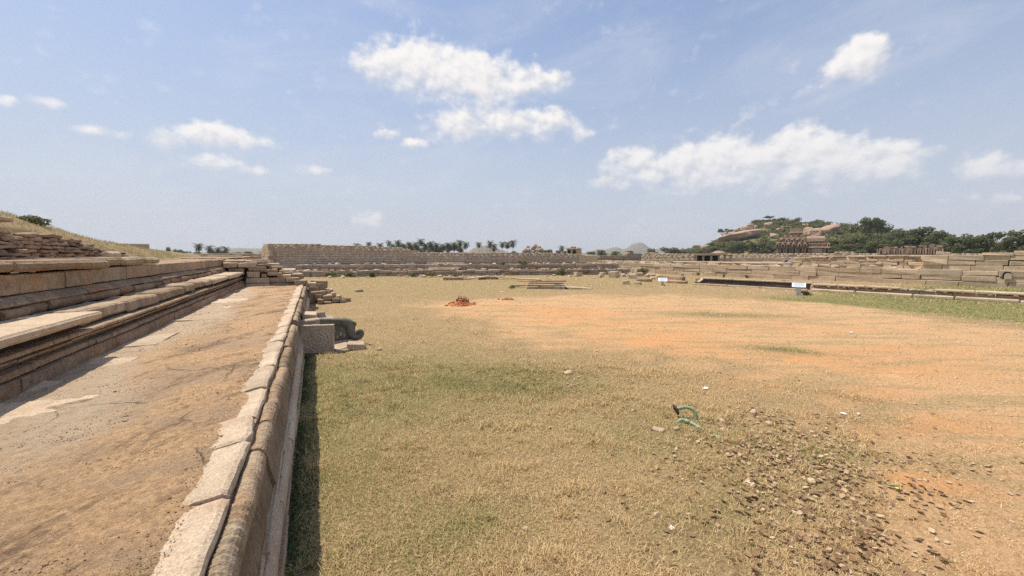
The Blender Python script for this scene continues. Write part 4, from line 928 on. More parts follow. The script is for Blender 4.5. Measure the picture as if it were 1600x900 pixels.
def build_tall_wall():
    A, B = (-5.5, 62.0), (34.6, 49.57)
    P = thing('boundary_wall', (A[0], A[1], 0), 'tall brown coursed masonry wall across the court, stepping down to the right', 'masonry wall')
    masonry(P, 'masonry_face', A, B, 0, tall_top, .25, (.3, .95), M['tall'], 3, .018)
    d = Vector((B[0] - A[0], B[1] - A[1], 0)).normalized(); n = Vector((-d.y, d.x, 0))
    if n.y < 0: n = -n
    V = []; F = []; xs = [A[0] + .02, 4, 9, 10.8, 11.0, 12.4, 12.6, 14, 20, 30, 34.55]
    for x in xs:
        t = (x - A[0]) / (B[0] - A[0]); p = Vector((*A, 0)).lerp(Vector((*B, 0)), t)
        for s in (.12, 1.7):
            for z in (0, tall_top(x) - .14): q = p + n * s; V.append((q.x - A[0], q.y - A[1], z))
    for k in range(len(xs) - 1):
        o = k * 4
        for a, b in ((0, 1), (1, 3), (3, 2)): F.append((o + a, o + b, o + 4 + b, o + 4 + a))
    F += [(0, 1, 3, 2), (len(V) - 4, len(V) - 2, len(V) - 1, len(V) - 3)]
    link('wall_core', mesh_np('wall_core', V, F, M['tall']), P, (A[0], A[1], 0))
    # bright squared end, then the jagged return behind it
    e0 = Vector((*A, 0)); e1 = e0 + n * 1.8
    wall_stones(P, (-6.55, 65.5), (-5.52, 62.05), 0, [.42] * 10, (.6, 1.1), M['granite_pale'], 71, .5, .02, rough=.6, name='end_stone', top=lambda u: 3.3 if u < .9 else 4.2)
    q = random.Random(5); u = 0; L = 41.9
    while u < L:
        l = q.uniform(.6, 2.2); x = A[0] + d.x * (u + l / 2); p = e0 + d * (u + l / 2) + n * .45
        zt = tall_top(x) + q.uniform(-.12, -.08)
        ustone('coping_stone', M['granite'], q.randrange(8), 1.6, P, (p.x, p.y, zt - .05), (q.uniform(-.03, .03), q.uniform(-.03, .03), math.atan2(d.y, d.x)), (l - .03, .9, q.uniform(.12, .17)))
        u += l
    # lower wall beyond, its shade put into grey stone, and the sunlit boundary behind everything
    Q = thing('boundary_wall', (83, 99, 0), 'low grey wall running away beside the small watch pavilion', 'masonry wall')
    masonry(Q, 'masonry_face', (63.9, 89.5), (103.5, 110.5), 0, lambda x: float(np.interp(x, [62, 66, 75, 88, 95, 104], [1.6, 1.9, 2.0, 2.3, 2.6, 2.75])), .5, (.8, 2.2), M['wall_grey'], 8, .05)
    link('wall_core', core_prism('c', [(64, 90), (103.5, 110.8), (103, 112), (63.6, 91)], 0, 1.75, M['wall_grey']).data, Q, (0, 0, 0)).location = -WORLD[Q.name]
    bpy.data.objects.remove(bpy.data.objects['c'])
    Q = thing('boundary_wall', (145, 88, 0), 'long pale sunlit boundary wall below the boulder hill', 'masonry wall')
    pts = [(112, 129), (145.4, 88), (178, 40)]
    for k in range(2):
        masonry(Q, 'masonry_face', pts[k], pts[k + 1], 0, lambda x: 2.75 + .25 * math.sin(x * .13) + .1 * math.sin(x * .7), .55, (.8, 2.4), M['wall'], 9 + k, .05)
        c = core_prism('c', [pts[k], pts[k + 1], (pts[k + 1][0] + 1.5, pts[k + 1][1] + 1), (pts[k][0] + 1.5, pts[k][1] + 1)], 0, 2.5, M['wall'])
        link('wall_core', c.data, Q, (0, 0, 0)).location = -WORLD[Q.name] + Vector((.12, .1, 0)); bpy.data.objects.remove(c)
    # ledge low on its face
    wall_stones(Q, (128, 107.5), (146, 85.5), 0, [.85, .28], (2, 5), M['granite_pale'], 77, .5, .05, rough=.8, name='ledge_stone')
build_tall_wall()

def build_tiers():
    A = Vector((-2.6, 57.3, 0)); Bv = Vector((38.5, 44.6, 0)); d = (Bv - A).normalized(); n = Vector((-d.y, d.x, 0)); L = (Bv - A).length
    P = thing('tiered_wall', (17, 51, 0), 'two low grey tiers of rough stone blocks before the tall brown wall', 'stone tiers')
    off = lambda p, s: (p.x + n.x * s, p.y + n.y * s)
    t1 = lambda u: .72 + .10 * math.sin(u * .9) + .07 * math.sin(u * 2.3)
    t2 = lambda u: 1.50 + .06 * math.sin(u * 1.1 + 2) - (.5 if 17.0 < u < 19 else 0)
    wall_stones(P, off(A, 0), off(Bv, 0), -.05, [.42, .38], (.7, 1.6), M['wall_grey'], 51, .8, .08, t1, 1.8)
    wall_stones(P, off(A, 1.5), off(Bv, 1.5), .6, [.46, .42], (.7, 1.5), M['wall_grey'], 52, .8, .07, t2, 1.7)
    for s0, s1, z in ((.3, 1.6, .66), (1.8, 5.2, 1.40)):
        c = core_prism('tier_fill', [off(A, s0), off(Bv, s0), off(Bv, s1), off(A, s1)], -.1, z, M['earth'], P, (17, 51, 0))
    # pale broken stones strewn along each ledge
    q = random.Random(14)
    for k in range(120):
        u = q.uniform(0, L); s = q.choice([.35, .9, 1.25, 1.9, 2.4]); p = A + d * u + n * s
        z = (.68 if s < 1.5 else 1.42); l = q.uniform(.25, .8)
        ustone('ledge_stone', M['granite_pale'], q.randrange(8), 2.2, P, (p.x, p.y, z + q.uniform(-.06, .02)), (q.uniform(-.2, .2), q.uniform(-.2, .2), q.uniform(0, 3)), (l, q.uniform(.2, .5), q.uniform(.1, .26)))
    Q = thing('stone_steps', (17.5, 50.6, .7), 'flight of long pale slabs rising over the grey tiers', 'stone steps')
    for k, (u, s, l, z, h) in enumerate([(18.2, .9, 4.4, .70, .2), (18.6, 1.5, 4.2, .90, .2), (18.4, 2.1, 4.6, 1.10, .2), (19.0, 2.7, 4.4, 1.30, .18), (18.7, 3.3, 5.2, 1.48, .16)]):
        p = A + d * u + n * s; link('step', stone('step', (l, .75, h), M['granite_pale'], n=(9, 4, 4), ch=.03, amp=.03, seed=820 + k), Q, (p.x, p.y, z), (0, 0, math.atan2(d.y, d.x)))
build_tiers()

# ------------------------------------------------------------------ big stone wall on the right and the bench before it
WA, WB = Vector((41.2, 54.5, 0)), Vector((55.6, 5.5, 0)); WD = (WB - WA).normalized(); WN = Vector((-WD.y, WD.x, 0))   # WN: away from the court
if WN.x < 0: WN = -WN
WL = (WB - WA).length
def wp(u, s=0): p = WA + WD * u + WN * s; return (p.x, p.y)
def build_right_wall():
    P = thing('terrace_wall', (48, 30, 0), 'long pale wall of big squared stones behind the bench, higher at right', 'stone wall')
    low = lambda u: 1.46 + .05 * math.sin(u * .7)
    wall_stones(P, wp(0), wp(WL), -.06, [.54, .50, .46], (1.3, 2.9), M['wall'], 61, .7, .045, low, 1.0)
    up = lambda u: float(np.interp(u, [0, 6, 9, 12, 18, 24, 27, 27.8, 30, 33, 36, 39.5, 40.2, 43, 45, 60], [1.85, 1.92, 1.9, 1.82, 1.78, 1.78, 1.85, 2.4, 2.6, 2.7, 2.75, 2.78, 2.9, 3.05, 3.26, 3.3]))
    wall_stones(P, wp(0, .8), wp(38.2, .8), 1.42, [.36, .34, .33, .30], (.5, 1.35), M['wall'], 62, .6, .07, up, 1.5, batter=.03)
    wall_stones(P, wp(38, .06), wp(WL, .06), 1.40, [.50, .46, .42, .42], (1.1, 2.2), M['wall'], 63, .7, .05, lambda u: up(u + 38), 1.1)
    # coping: thin pale slabs, and single stones poking up
    q = random.Random(15)
    for u in np.arange(12, 38, 1.6):
        p = wp(u, 1.2); l = 1.6 * q.uniform(.88, 1.0); ustone('coping_stone', M['granite_pale'], q.randrange(8), 1.2, P, (*p, up(u) - .10 + q.uniform(-.02, .01)), (0, 0, math.atan2(WD.y, WD.x) + q.uniform(-.05, .05)), (l, .9, .13))
    p = wp(39.1, .5); ustone('coping_stone', M['wall_grey'], 3, 1.5, P, (*p, 2.76), (0, .1, math.atan2(WD.y, WD.x)), (.95, .6, .32))
    # pale ledge stones on the setback
    for k in range(46):
        u = q.uniform(2, 38); p = wp(u, q.uniform(.25, .7)); l = q.uniform(.3, 1.1)
        ustone('ledge_stone', M['granite_pale'], q.randrange(8), 2.0, P, (*p, 1.42), (q.uniform(-.1, .1), q.uniform(-.1, .1), q.uniform(-.4, .4) + math.atan2(WD.y, WD.x)), (l, q.uniform(.25, .5), q.uniform(.08, .2)))
    # little arched niche in the lower tier: black block as its shaded head, pale worn infill
    c = wp(43.0, -.10); ang = math.atan2(WD.y, WD.x)
    nm = box_arch('niche', .50, .62, .10, M['black']); link('niche', nm, P, (*c, .78), (0, 0, ang))
    c = wp(43.05, -.14); link('niche_stone', box_arch('niche_stone', .42, .52, .12, M['granite_pale']), P, (*c, .76), (0, 0, ang))
    core_prism('core', [wp(-.5, .3), wp(WL, .3), wp(WL, 2.2), wp(-.5, 2.2)], -.2, 1.30, M['dark'], P, (48, 30, 0))
    core_prism('core', [wp(0, 1.05), wp(38.3, 1.05), wp(38.3, 2.4), wp(0, 2.4)], 1.2, 1.66, M['dark'], P, (48, 30, 0))
    core_prism('core', [wp(28.5, 1.1), wp(38.3, 1.1), wp(38.3, 2.4), wp(28.5, 2.4)], 1.6, 2.35, M['dark'], P, (48, 30, 0))
    core_prism('core', [wp(38.3, .35), wp(WL, .35), wp(WL, 2.2), wp(38.3, 2.2)], 1.2, 2.75, M['dark'], P, (48, 30, 0))
    # fill behind the wall
    me = mesh_np('upper_ground', [(*wp(28.5, 2.0), 2.42), (*wp(WL + 30, 2.0), 2.7), (*wp(WL + 30, 45), 2.45), (*wp(28.5, 30), 2.3), (*wp(28.2, 1.6), 1.6), (*wp(28.2, 30), 1.4), (*wp(-2, 1.6), 1.6), (*wp(-4, 30), 1.2)], [(0, 1, 2, 3), (4, 0, 3, 5), (6, 4, 5, 7)], M['earth'])
    struct('upper_ground', me, label='earth behind the right hand wall')
def box_arch(name, w, h, d, mat):
    pr = [(-w / 2, 0), (w / 2, 0)] + [(w / 2 * math.cos(R(a)), h - w / 2 + w / 2 * math.sin(R(a))) for a in range(0, 181, 22)]
    V = [(x, -d / 2, z) for x, z in pr] + [(x, d / 2, z) for x, z in pr]; m = len(pr)
    F = [tuple(range(m)), tuple(range(m, 2 * m))[::-1]] + [(i, m + i, m + (i + 1) % m, (i + 1) % m) for i in range(m)]
    return mesh_np(name, V, F, mat)
build_right_wall()

def build_bench():
    A = Vector((32.35, 27.2, 0)); B = Vector((38.9, 4.5, 0)); d = (B - A).normalized(); n = Vector((-d.y, d.x, 0)); n = n if n.x > 0 else -n; L = (B - A).length; ang = math.atan2(d.y, d.x)
    def at(u, s, z): p = A + d * u + n * s; return (p.x, p.y, z)
    P = thing('stone_bench', at(14, .6, 0), 'long low stone bench of pale slabs with dark recess under its overhang', 'stone bench')
    q = random.Random(17); u = 8.9
    while u < L:                                                                       # right part: kerb, back blocks, overhanging seat slabs, brackets
        l = q.uniform(1.9, 3.4)
        if q.random() > .12: link('kerb_stone', stone('kerb_stone', (l - .05, .42, .22), M['granite_pale'], n=(8, 4, 4), ch=.05, amp=.022, seed=900 + int(u * 9)), P, at(u + l / 2, .2, -.03 + q.uniform(-.02, .02)), (0, 0, ang + q.uniform(-.01, .01)))
        u += l
    u = 8.7
    while u < L:
        l = q.uniform(1.2, 2.4); ustone('back_stone', M['wall'], q.randrange(8), .8, P, at(u + l / 2, .95, 0), (0, 0, ang), (l - .03, .5, .40)); u += l
    u = 8.8; k = 0
    while u < L:
        l = q.uniform(1.6, 2.7); broken = (k % 5 == 3)
        if not broken:
            link('seat_slab', stone('seat_slab', (l - .06, .85, .13), M['granite_pale'], n=(8, 5, 4), ch=.03, amp=.020, seed=930 + k), P, at(u + l / 2, .85, .455 + q.uniform(-.015, .015)), (0, 0, ang))
            for t in (.28, .72): ustone('bracket', M['granite'], q.randrange(8), .8, P, at(u + l * t, .55, .35), (0, 0, ang), (.2, .3, .1))
        else:
            for j in range(4): ustone('broken_stone', M['wall_grey'], q.randrange(8), 2, P, at(u + l * (j + .5) / 4, .72, .40), (q.uniform(-.2, .2), q.uniform(-.2, .2), q.uniform(0, 3)), (l / 4.4, .4, q.uniform(.1, .2)))
        u += l; k += 1
    # left part: open channel, pale kerb all round, inner faces dark with painted shade
    T = thing('stone_channel', at(4.2, .6, 0), 'open stone channel with pale kerb and dark inside, left of the bench', 'stone channel')
    u = 0
    while u < 8.6:
        l = min(q.uniform(1.8, 2.8), 8.7 - u); link('kerb_stone', stone('kerb_stone', (l - .03, .22, .17), M['granite_pale'], n=(8, 4, 4), ch=.03, amp=.014, seed=950 + int(u * 7)), T, at(u + l / 2, .1, -.02), (0, 0, ang))
        link('rim_stone', stone('rim_stone', (l - .03, .34, .12), M['granite_pale'], n=(8, 4, 4), ch=.02, amp=.014, seed=970 + int(u * 7)), T, at(u + l / 2, 1.42, .50), (0, 0, ang))
        ustone('inner_face', M['shade_dark_stone'], q.randrange(8), .6, T, at(u + l / 2, 1.46, -.1), (0, 0, ang), (l, .3, .60)); u += l
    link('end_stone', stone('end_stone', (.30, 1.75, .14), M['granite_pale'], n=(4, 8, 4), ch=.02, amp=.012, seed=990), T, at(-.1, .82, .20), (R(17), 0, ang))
    ustone('end_face', M['shade_dark_stone'], 2, .4, T, at(-.1, .82, -.1), (0, 0, ang), (.26, 1.5, .36))
    ustone('channel_bed', M['shade_dark_stone'], 1, .4, T, at(4.3, .72, -.1), (0, 0, ang), (8.5, 1.3, .12))
    # lower slabs just beyond the channel
    for k, (u, s, l, w, h, ti) in enumerate([(-1.5, 3.2, 3.2, .6, .45, 0), (-5.2, 2.4, 2.8, .6, .5, .0), (-3.2, .6, 1.9, .7, .25, .02), (-6.4, .3, 1.6, .6, .3, -.03), (2.2, 2.6, 3.4, .6, .55, 0), (6.2, 2.6, 3.6, .6, .56, 0)]):
        o = loose('fallen_slab', *at(u + l / 2, s, 0), (l, w, h), M['granite'], 1000 + k, ang + (k % 3 - 1) * .05, (0, ti), (7, 4, 4), .03, .04)
        tag(o, ['long slab set on edge behind the left end of the channel', 'long slab on edge farther left, beyond the small white sign', 'flat broken slab at the left end of the channel', 'low pale slab between the small white sign and the channel', 'long slab behind the channel, under the big wall', 'right hand long slab behind the channel near the larger sign'][k], 'stone slab', 'slabs around the stone channel')
M['shade_dark_stone'] = mk_stone('shade_dark_stone', (.10, .075, .055), (.05, .038, .03), stain_amt=.5, tint_amt=.1, var=.2)  # near-black colour carries the shade inside the channel
build_bench()

# ------------------------------------------------------------------ trees, palms, hill and the far monuments
def leafcloud(clumps, n, size, seed, flat=.0, up=.35):
    """leaf quads spread through ellipsoid clumps (cx, cy, cz, rx, ry, rz); mostly near each clump's skin, facing outward"""
    r = np.random.default_rng(seed); c = np.array(clumps, float); w = (c[:, 3] * c[:, 4] + c[:, 4] * c[:, 5] + c[:, 3] * c[:, 5]); idx = r.choice(len(c), n, p=w / w.sum())
    d = r.normal(size=(n, 3)); d /= np.linalg.norm(d, axis=1)[:, None]; rad = r.uniform(.45, 1.06, n) ** .6
    P = c[idx, :3] + d * c[idx, 3:] * rad[:, None]
    N = d + r.normal(size=(n, 3)) * .55; N[:, 2] += up; N /= np.linalg.norm(N, axis=1)[:, None]
    T = np.cross(N, r.normal(size=(n, 3))); T /= np.linalg.norm(T, axis=1)[:, None]; B = np.cross(N, T)
    s = size * r.uniform(.6, 1.5, n)[:, None]; T = T * s; B = B * s * r.uniform(.45, .8, n)[:, None]
    V = np.stack([P - T, P - B * .9, P + T, P + B], 1).reshape(-1, 3)
    F = np.arange(n * 4).reshape(-1, 4)
    cl = r.uniform(0, 1, len(c)); rn = np.clip(cl[idx] * .55 + r.uniform(0, .45, n), 0, .99)
    return V, F, np.repeat(rn, 4)
_crowns = {}
def crown_mesh(kind, k, mat):
    key = (kind, k, mat.name)
    if key in _crowns: return _crowns[key]
    r = random.Random(k * 17 + len(kind)); cl = []
    if kind == 'umbrella':
        for i in range(9): a = r.uniform(0, 6.28); q = r.uniform(.1, .42); cl.append((q * math.cos(a), q * math.sin(a), r.uniform(.62, .86), r.uniform(.14, .24), r.uniform(.14, .24), r.uniform(.07, .12)))
        n = 700
    elif kind == 'bush':
        for i in range(8): a = r.uniform(0, 6.28); q = r.uniform(.05, .36); cl.append((q * math.cos(a), q * math.sin(a), r.uniform(.25, .7), r.uniform(.14, .24), r.uniform(.14, .24), r.uniform(.14, .26)))
        n = 700
    elif kind == 'broad':
        for i in range(26):
            a = r.uniform(0, 6.28); h = r.uniform(.22, .92); q = r.uniform(.12, .46) * math.sqrt(max(.1, 1 - ((h - .5) / .55) ** 2)); cl.append((q * math.cos(a), q * math.sin(a), h, r.uniform(.09, .17), r.uniform(.09, .17), r.uniform(.06, .12)))
        n = 2600
    V, F, rn = leafcloud(cl, n, .030 if kind == 'broad' else .042, k + 5)
    me = mesh_np('crown', V, F, mat); attr(me, 'rnd', rn); _crowns[key] = me; return me
_trunks = {}
def trunk_mesh(k):
    if k in _trunks: return _trunks[k]
    r = random.Random(k); parts = []; me = None
    import bmesh
    bm = bmesh.new()
    def limb(p, q, r0, r1):
        m = tube('t', [p, ((p[0] + q[0]) / 2 + r.uniform(-.03, .03), (p[1] + q[1]) / 2 + r.uniform(-.03, .03), (p[2] + q[2]) / 2), q], [r0, (r0 + r1) / 2, r1], None, 6); bm.from_mesh(m); bpy.data.meshes.remove(m)
    limb((0, 0, -.05), (.02, 0, .38), .035, .024)
    for i in range(5): a = i * 1.3 + r.uniform(-.3, .3); limb((.02, 0, .3 + .02 * i), (.3 * math.cos(a), .3 * math.sin(a), r.uniform(.55, .75)), .018, .006)
    me = bpy.data.meshes.new('trunk'); bm.to_mesh(me); bm.free(); me.materials.append(M['bark']); _trunks[k] = me; return me
def tree(name, loc, w, h, kind, k, label, cat, group=None, mat='leaf', rz=None):
    T = thing(name, loc, label, cat, group); r = random.Random(k * 3 + int(loc[0]))
    rz = r.uniform(0, 6.28) if rz is None else rz
    link('trunk', trunk_mesh(k % 3), T, loc, (0, 0, rz), (h, h, h))
    link('crown', crown_mesh(kind, k, M[mat]), T, loc, (0, 0, rz), (w, w, h))
    return T

def palm_mesh(k):
    r = random.Random(k + 50); V = []; F = []; rn = []
    for i in range(26):
        a = i * 2.399 + r.uniform(-.2, .2); el = R(72 - 125 * (i / 25) + r.uniform(-8, 8)); L = r.uniform(.85, 1.1); prev = None; m = 7
        p = Vector((0, 0, 0)); e = el
        for j in range(m):
            dirv = Vector((math.cos(a) * math.cos(e), math.sin(a) * math.cos(e), math.sin(e))); nx = p + dirv * L / m; e -= R(13)
            side = Vector((-math.sin(a), math.cos(a), 0)); wd = .22 * math.sin(math.pi * (j + .7) / (m + .6)) + .02
            for s in (-1, 1):
                for t in (0, .5):
                    b0 = p.lerp(nx, t); b1 = p.lerp(nx, t + .38); tip = b0 + side * s * wd + dirv * .08 + Vector((0, 0, -wd * .55))
                    o = len(V); V += [tuple(b0), tuple(b1), tuple(tip + dirv * .02), tuple(tip)]; F.append((o, o + 1, o + 2, o + 3)); rn += [r.random()] * 4
            p = nx
    me = mesh_np('crown', V, F, M['palm']); attr(me, 'rnd', rn); return me
def build_palms():
    meshes = [palm_mesh(k) for k in range(4)]
    tk = [tube('trunk', [(0, 0, 0), (.03 * (k - 1), .02, .35), (.05 * (k - 1), .0, .7), (.04 * (k - 1), 0, 1)], [.020, .016, .014, .012], M['bark'], 6) for k in range(3)]
    for i, (a, D, zt) in enumerate(PALMS):
        x, y = pol(a, D); r = random.Random(i); cr = r.uniform(2.9, 3.7); h = zt - cr * .55
        if i == 24: lab, g = 'lone tall palm standing right of the boulder heap', None
        elif i == 25: lab, g = 'tallest lone palm left of the tall wall end', None
        elif i in (26, 27, 28): lab, g = ['palm just right of the tallest lone one at left', 'small palm in the middle of the left hand tree line', 'palm nearest the tall wall end on its left'][i - 26], 'palms on the left horizon'
        elif 17 <= i <= 23: lab, g = ['tall slim palm at the right edge of the dense grove', 'palm in front of the hazy grey hill behind the wall', 'left of a close pair of palms behind the wall', 'right and lower of a close pair of palms behind the wall', 'left palm of the last trio before the boulder heap', 'middle palm of the last trio before the boulder heap', 'right palm of the last trio before the boulder heap'][i - 17], 'coconut palms behind the tall wall'
        elif i < 3: lab, g = ['first small palm top over the tall wall from the left', 'second palm top over the tall wall from the left', 'third palm top over the tall wall from the left'][i], 'coconut palms behind the tall wall'
        else: lab, g = 'coconut palm crowded in the dense grove behind the tall wall', 'coconut palms in the dense grove'
        T = thing('palm_tree', (x, y, 0), lab, 'palm tree', g)
        link('trunk', tk[i % 3], T, (x, y, 0), (0, 0, r.uniform(0, 6)), (h * .6, h * .6, h))
        off = .04 * ((i % 3) - 1) * h * .6; rzz = r.uniform(0, 6)
        link('crown', meshes[i % 4], T, (x, y, h), (r.uniform(-.1, .1), r.uniform(-.1, .1), rzz), (cr, cr, cr))

hp = np.array(HILL_PROFILE)
def hill_z(az, D):
    pk = np.interp(az, hp[:, 0], hp[:, 1], left=0, right=0)
    t = np.clip((np.asarray(D, float) - 325) / 105, 0, 1); b = t ** .8 * (1 - .25 * sstep(.8, 1.0, t)) / .75 * .75
    back = 1 - sstep(440, 560, np.asarray(D, float))
    x = np.sin(np.radians(az)) * D; y = np.cos(np.radians(az)) * D
    return pk * np.minimum(1, t ** .85) * back + (fbm(x, y, .06, 90, 4) - .5) * 5 * np.minimum(1, t * 3) * (pk > 1)
def hill_D(az, z):
    D = np.linspace(326, 432, 160); h = hill_z(np.full_like(D, az), D); k = np.argmax(h > z)
    return float(D[k]) if h.max() > z else 425.0
def build_hill():
    azs = np.linspace(44, 84, 120); Ds = np.linspace(318, 570, 70); A, D = np.meshgrid(azs, Ds); Z = hill_z(A, D) - .4
    V = np.stack([np.sin(np.radians(A)) * D, np.cos(np.radians(A)) * D, Z], -1).reshape(-1, 3); nx, ny = len(azs), len(Ds)
    i = np.arange((ny - 1) * (nx - 1)); a = (i // (nx - 1)) * nx + i % (nx - 1)
    me = mesh_np('hill', V, np.stack([a, a + nx, a + nx + 1, a + 1], 1), M['hill'], True)
    struct('hill', me, label='green boulder strewn hill')
    win = []
    for k, (kind, az, z, w, h) in enumerate(HILL_BOULDERS):
        D = hill_D(az, max(.5, z - h * .3)); x, y = pol(az, D); r = random.Random(k)
        rz = R(90 - az) ; V, F = ico(.5, 4)
        off = Vector((k * 7.1, k * 3.3, 0)); P = []
        for v in V:
            q = nz3(Vector(v) * 1.8 + off) * .20 + nz3(Vector(v) * 5.2 + off) * .07 + nz3(Vector(v) * 13 + off) * .022; p = Vector(v) + q
            p = Vector((math.copysign(abs(p.x) ** .8 * .87, p.x), math.copysign(abs(p.y) ** .8 * .87, p.y), math.copysign(abs(p.z) ** .75 * .84, p.z)))
            P.append((p.x * (w * .8 if kind == 'slab' else w * .8), p.y * w, p.z * h * (1.25 if kind == 'slab' else 1.1)))
        me = mesh_np('boulder', P, F, M['boulder'], k in (0, 15))
        lab = ['largest smooth pink rock sheet sloping across the hill face', 'small pale rock sheet low on the left foot of the hill', 'grey boulder on the left shoulder above the big rock sheet', 'lowest boulder left of the big rock sheet', 'rounded boulder directly above the middle of the big rock sheet', 'dark undercut boulder on top of the big rock sheet', 'highest split boulder above the big rock sheet', 'narrow boulder at the right end of the boulder stack', 'solitary round pink boulder right of the rock sheet', 'small pale cap boulder near the hill crest', 'broad grey boulder just below the hill crest', 'pale angular rock in the scrub of the upper hill', 'small pale square rock near the crest above the temple', 'big round boulder behind the temple tower top', 'overhanging boulder just right of the temple tower top', 'long tilted rock ridge rising to the right behind the temple', 'rock at the right end of the tilted ridge', 'broken boulder resting against the upper left of the big rock sheet', 'short rock under the right end of the tilted ridge'][k]
        tl = {0: -.22, 1: -.35, 15: -.30, 13: .1, 14: -.12}.get(k, r.uniform(-.2, .2))
        o = link('boulder', me, None, (x, y, z), (tl if kind == 'slab' or k in (13, 14) else r.uniform(-.2, .2), r.uniform(-.12, .12), rz)); tag(o, lab, 'boulder', 'boulders on the hill')
        win.append((az, z, w, h))
    # scrub: hundreds of bushes read as one mass
    r = np.random.default_rng(44); parts = []; rns = []; n = 0
    az_m = 180 / math.pi
    while n < 1400:
        az = r.uniform(47.5, 80); D = 327 + 112 * r.uniform(0, 1) ** .75; z = float(hill_z(np.array([az]), np.array([D]))[0])
        if z < .3: continue
        bad = False
        for (ba, bz, bw, bh) in win:
            if abs((az - ba) / az_m * D) < bw * .40 + .3 and -bh * .55 - 1.6 < z - bz < bh * .5: bad = True
        if bad: continue
        s = r.uniform(1.6, 4.2); hh = s * r.uniform(.55, .9); x, y = pol(az, D); cl = []
        for q in range(4): cl.append((r.normal() * s * .4, r.normal() * s * .4, hh * r.uniform(.3, .8), s * r.uniform(.3, .5), s * r.uniform(.3, .5), hh * r.uniform(.25, .45)))
        V, F, rn = leafcloud(cl, 110, .42, n); parts.append((V + np.array([x, y, z - .3]), F)); rns.append(rn * .5 + r.uniform(0, .5) * (1 if r.random() < .7 else .2)); n += 1
    V, F = merge(parts); me = mesh_np('hill_scrub', V, F, M['scrub']); attr(me, 'rnd', np.concatenate(rns))
    o = link('hill_scrub', me); tag(o, 'mass of green scrub covering the boulder hill', 'scrub', kind='stuff')
M['hill'] = mk_plain('hill_turf', (.14, .13, .055), .95, var=.35, scale=.15, dirt=(.30, .20, .12), amt=.5)

TREE_LABELS = {'hill': ['flat topped tree on the left shoulder of the hill', 'small dark tree right of the flat topped one on the hill shoulder', 'round tree beside the highest split boulder on the hill', 'tallest tree on the crest of the hill', 'bushy tree on the hill crest right of the tallest one', 'broad green tree in the middle of the hill crest', 'dark tree on the crest right above the temple', 'green tree near the right end of the rock ridge'],
 'big': ['big spreading tree rising above the belt between temple and gateway'],
 'belt': ['tree just right of the temple tower', 'second tree right of the temple tower', 'tree below the big spreading one', 'tree halfway between temple and ruined gateway', 'tree behind the left end of the ruined gateway', 'low tree behind the right part of the ruined gateway', 'front bush tree right of the temple base', 'front bush tree in the middle of the belt', 'front tree touching the left side of the gateway', 'first dark tree right of the sky gap', 'second dark tree right of the sky gap', 'third dark tree right of the sky gap', 'dark tree above the raised stone on the right wall', 'dark tree at the right edge of the frame', 'tree partly cut by the right frame edge'],
 'low': ['low tree left of the pavilion at the hill foot', 'rounder low tree left of the pavilion', 'low tree nearest the left foot of the hill', 'tree at the left foot of the hill slope', 'tree by the small rock sheet at the hill foot', 'tree left below the big rock sheet', 'dark tree centred below the big rock sheet', 'dark tree right below the big rock sheet', 'dark tree left of the solitary round boulder', 'tree between the round boulder and the temple', 'low tree before the grey hill on the horizon', 'low tree left of the grey hill', 'round bushy tree left of the grey hill', 'small tree just right of the watch pavilion', 'small bush tree right of the boulder heap', 'second bush tree right of the boulder heap', 'bush tree left of the lone palm', 'bush tree between the lone palm and the watch pavilion', 'bush at the foot of the boulder heap', 'bush left of the boulder heap'],
 'left': ['dark upright tree at the left end of the far tree line', 'bushy tree second in the left tree line', 'bushy tree third in the left tree line', 'tree under the tallest lone palm', 'tree right of the tallest lone palm', 'low tree in the middle of the left tree line', 'low tree under the two right palms', 'low tree near the end of the left tree line', 'last low tree beside the tall wall end']}
def build_trees():
    cnt = {}
    for i, (a, D, zt, w, kind) in enumerate(TREES):
        j = cnt.get(kind, 0); cnt[kind] = j + 1; x, y = pol(a, D); z0 = 0
        lab = TREE_LABELS['left' if kind == 'left' else kind][j]
        if kind == 'hill':
            D = 428; x, y = pol(a, D); z0 = float(hill_z(np.array([a]), np.array([D]))[0]) - .5; h = max(5, zt * D / 415 + 1 - z0)
            tree('hill_tree', (x, y, z0), w * .95, h, 'umbrella' if j in (0, 3) else 'bush', j, lab, 'tree', 'trees on the hill')
        elif kind in ('big', 'belt'):
            tree('broad_tree', (x, y, 0), w * 1.12, zt * 1.05, 'broad', j % 5, lab, 'tree', 'tree belt at right' if kind == 'belt' else None)
        elif kind == 'left': tree('bushy_tree', (x, y, 0), w * 1.2, zt * 1.08, 'bush', j % 4, lab, 'tree', 'trees on the left horizon')
        else: tree('bushy_tree', (x, y, 0), w * 1.25, zt * 1.1, 'bush' if zt < 9 else 'broad', j % 4, lab, 'tree', 'low trees beyond the walls')

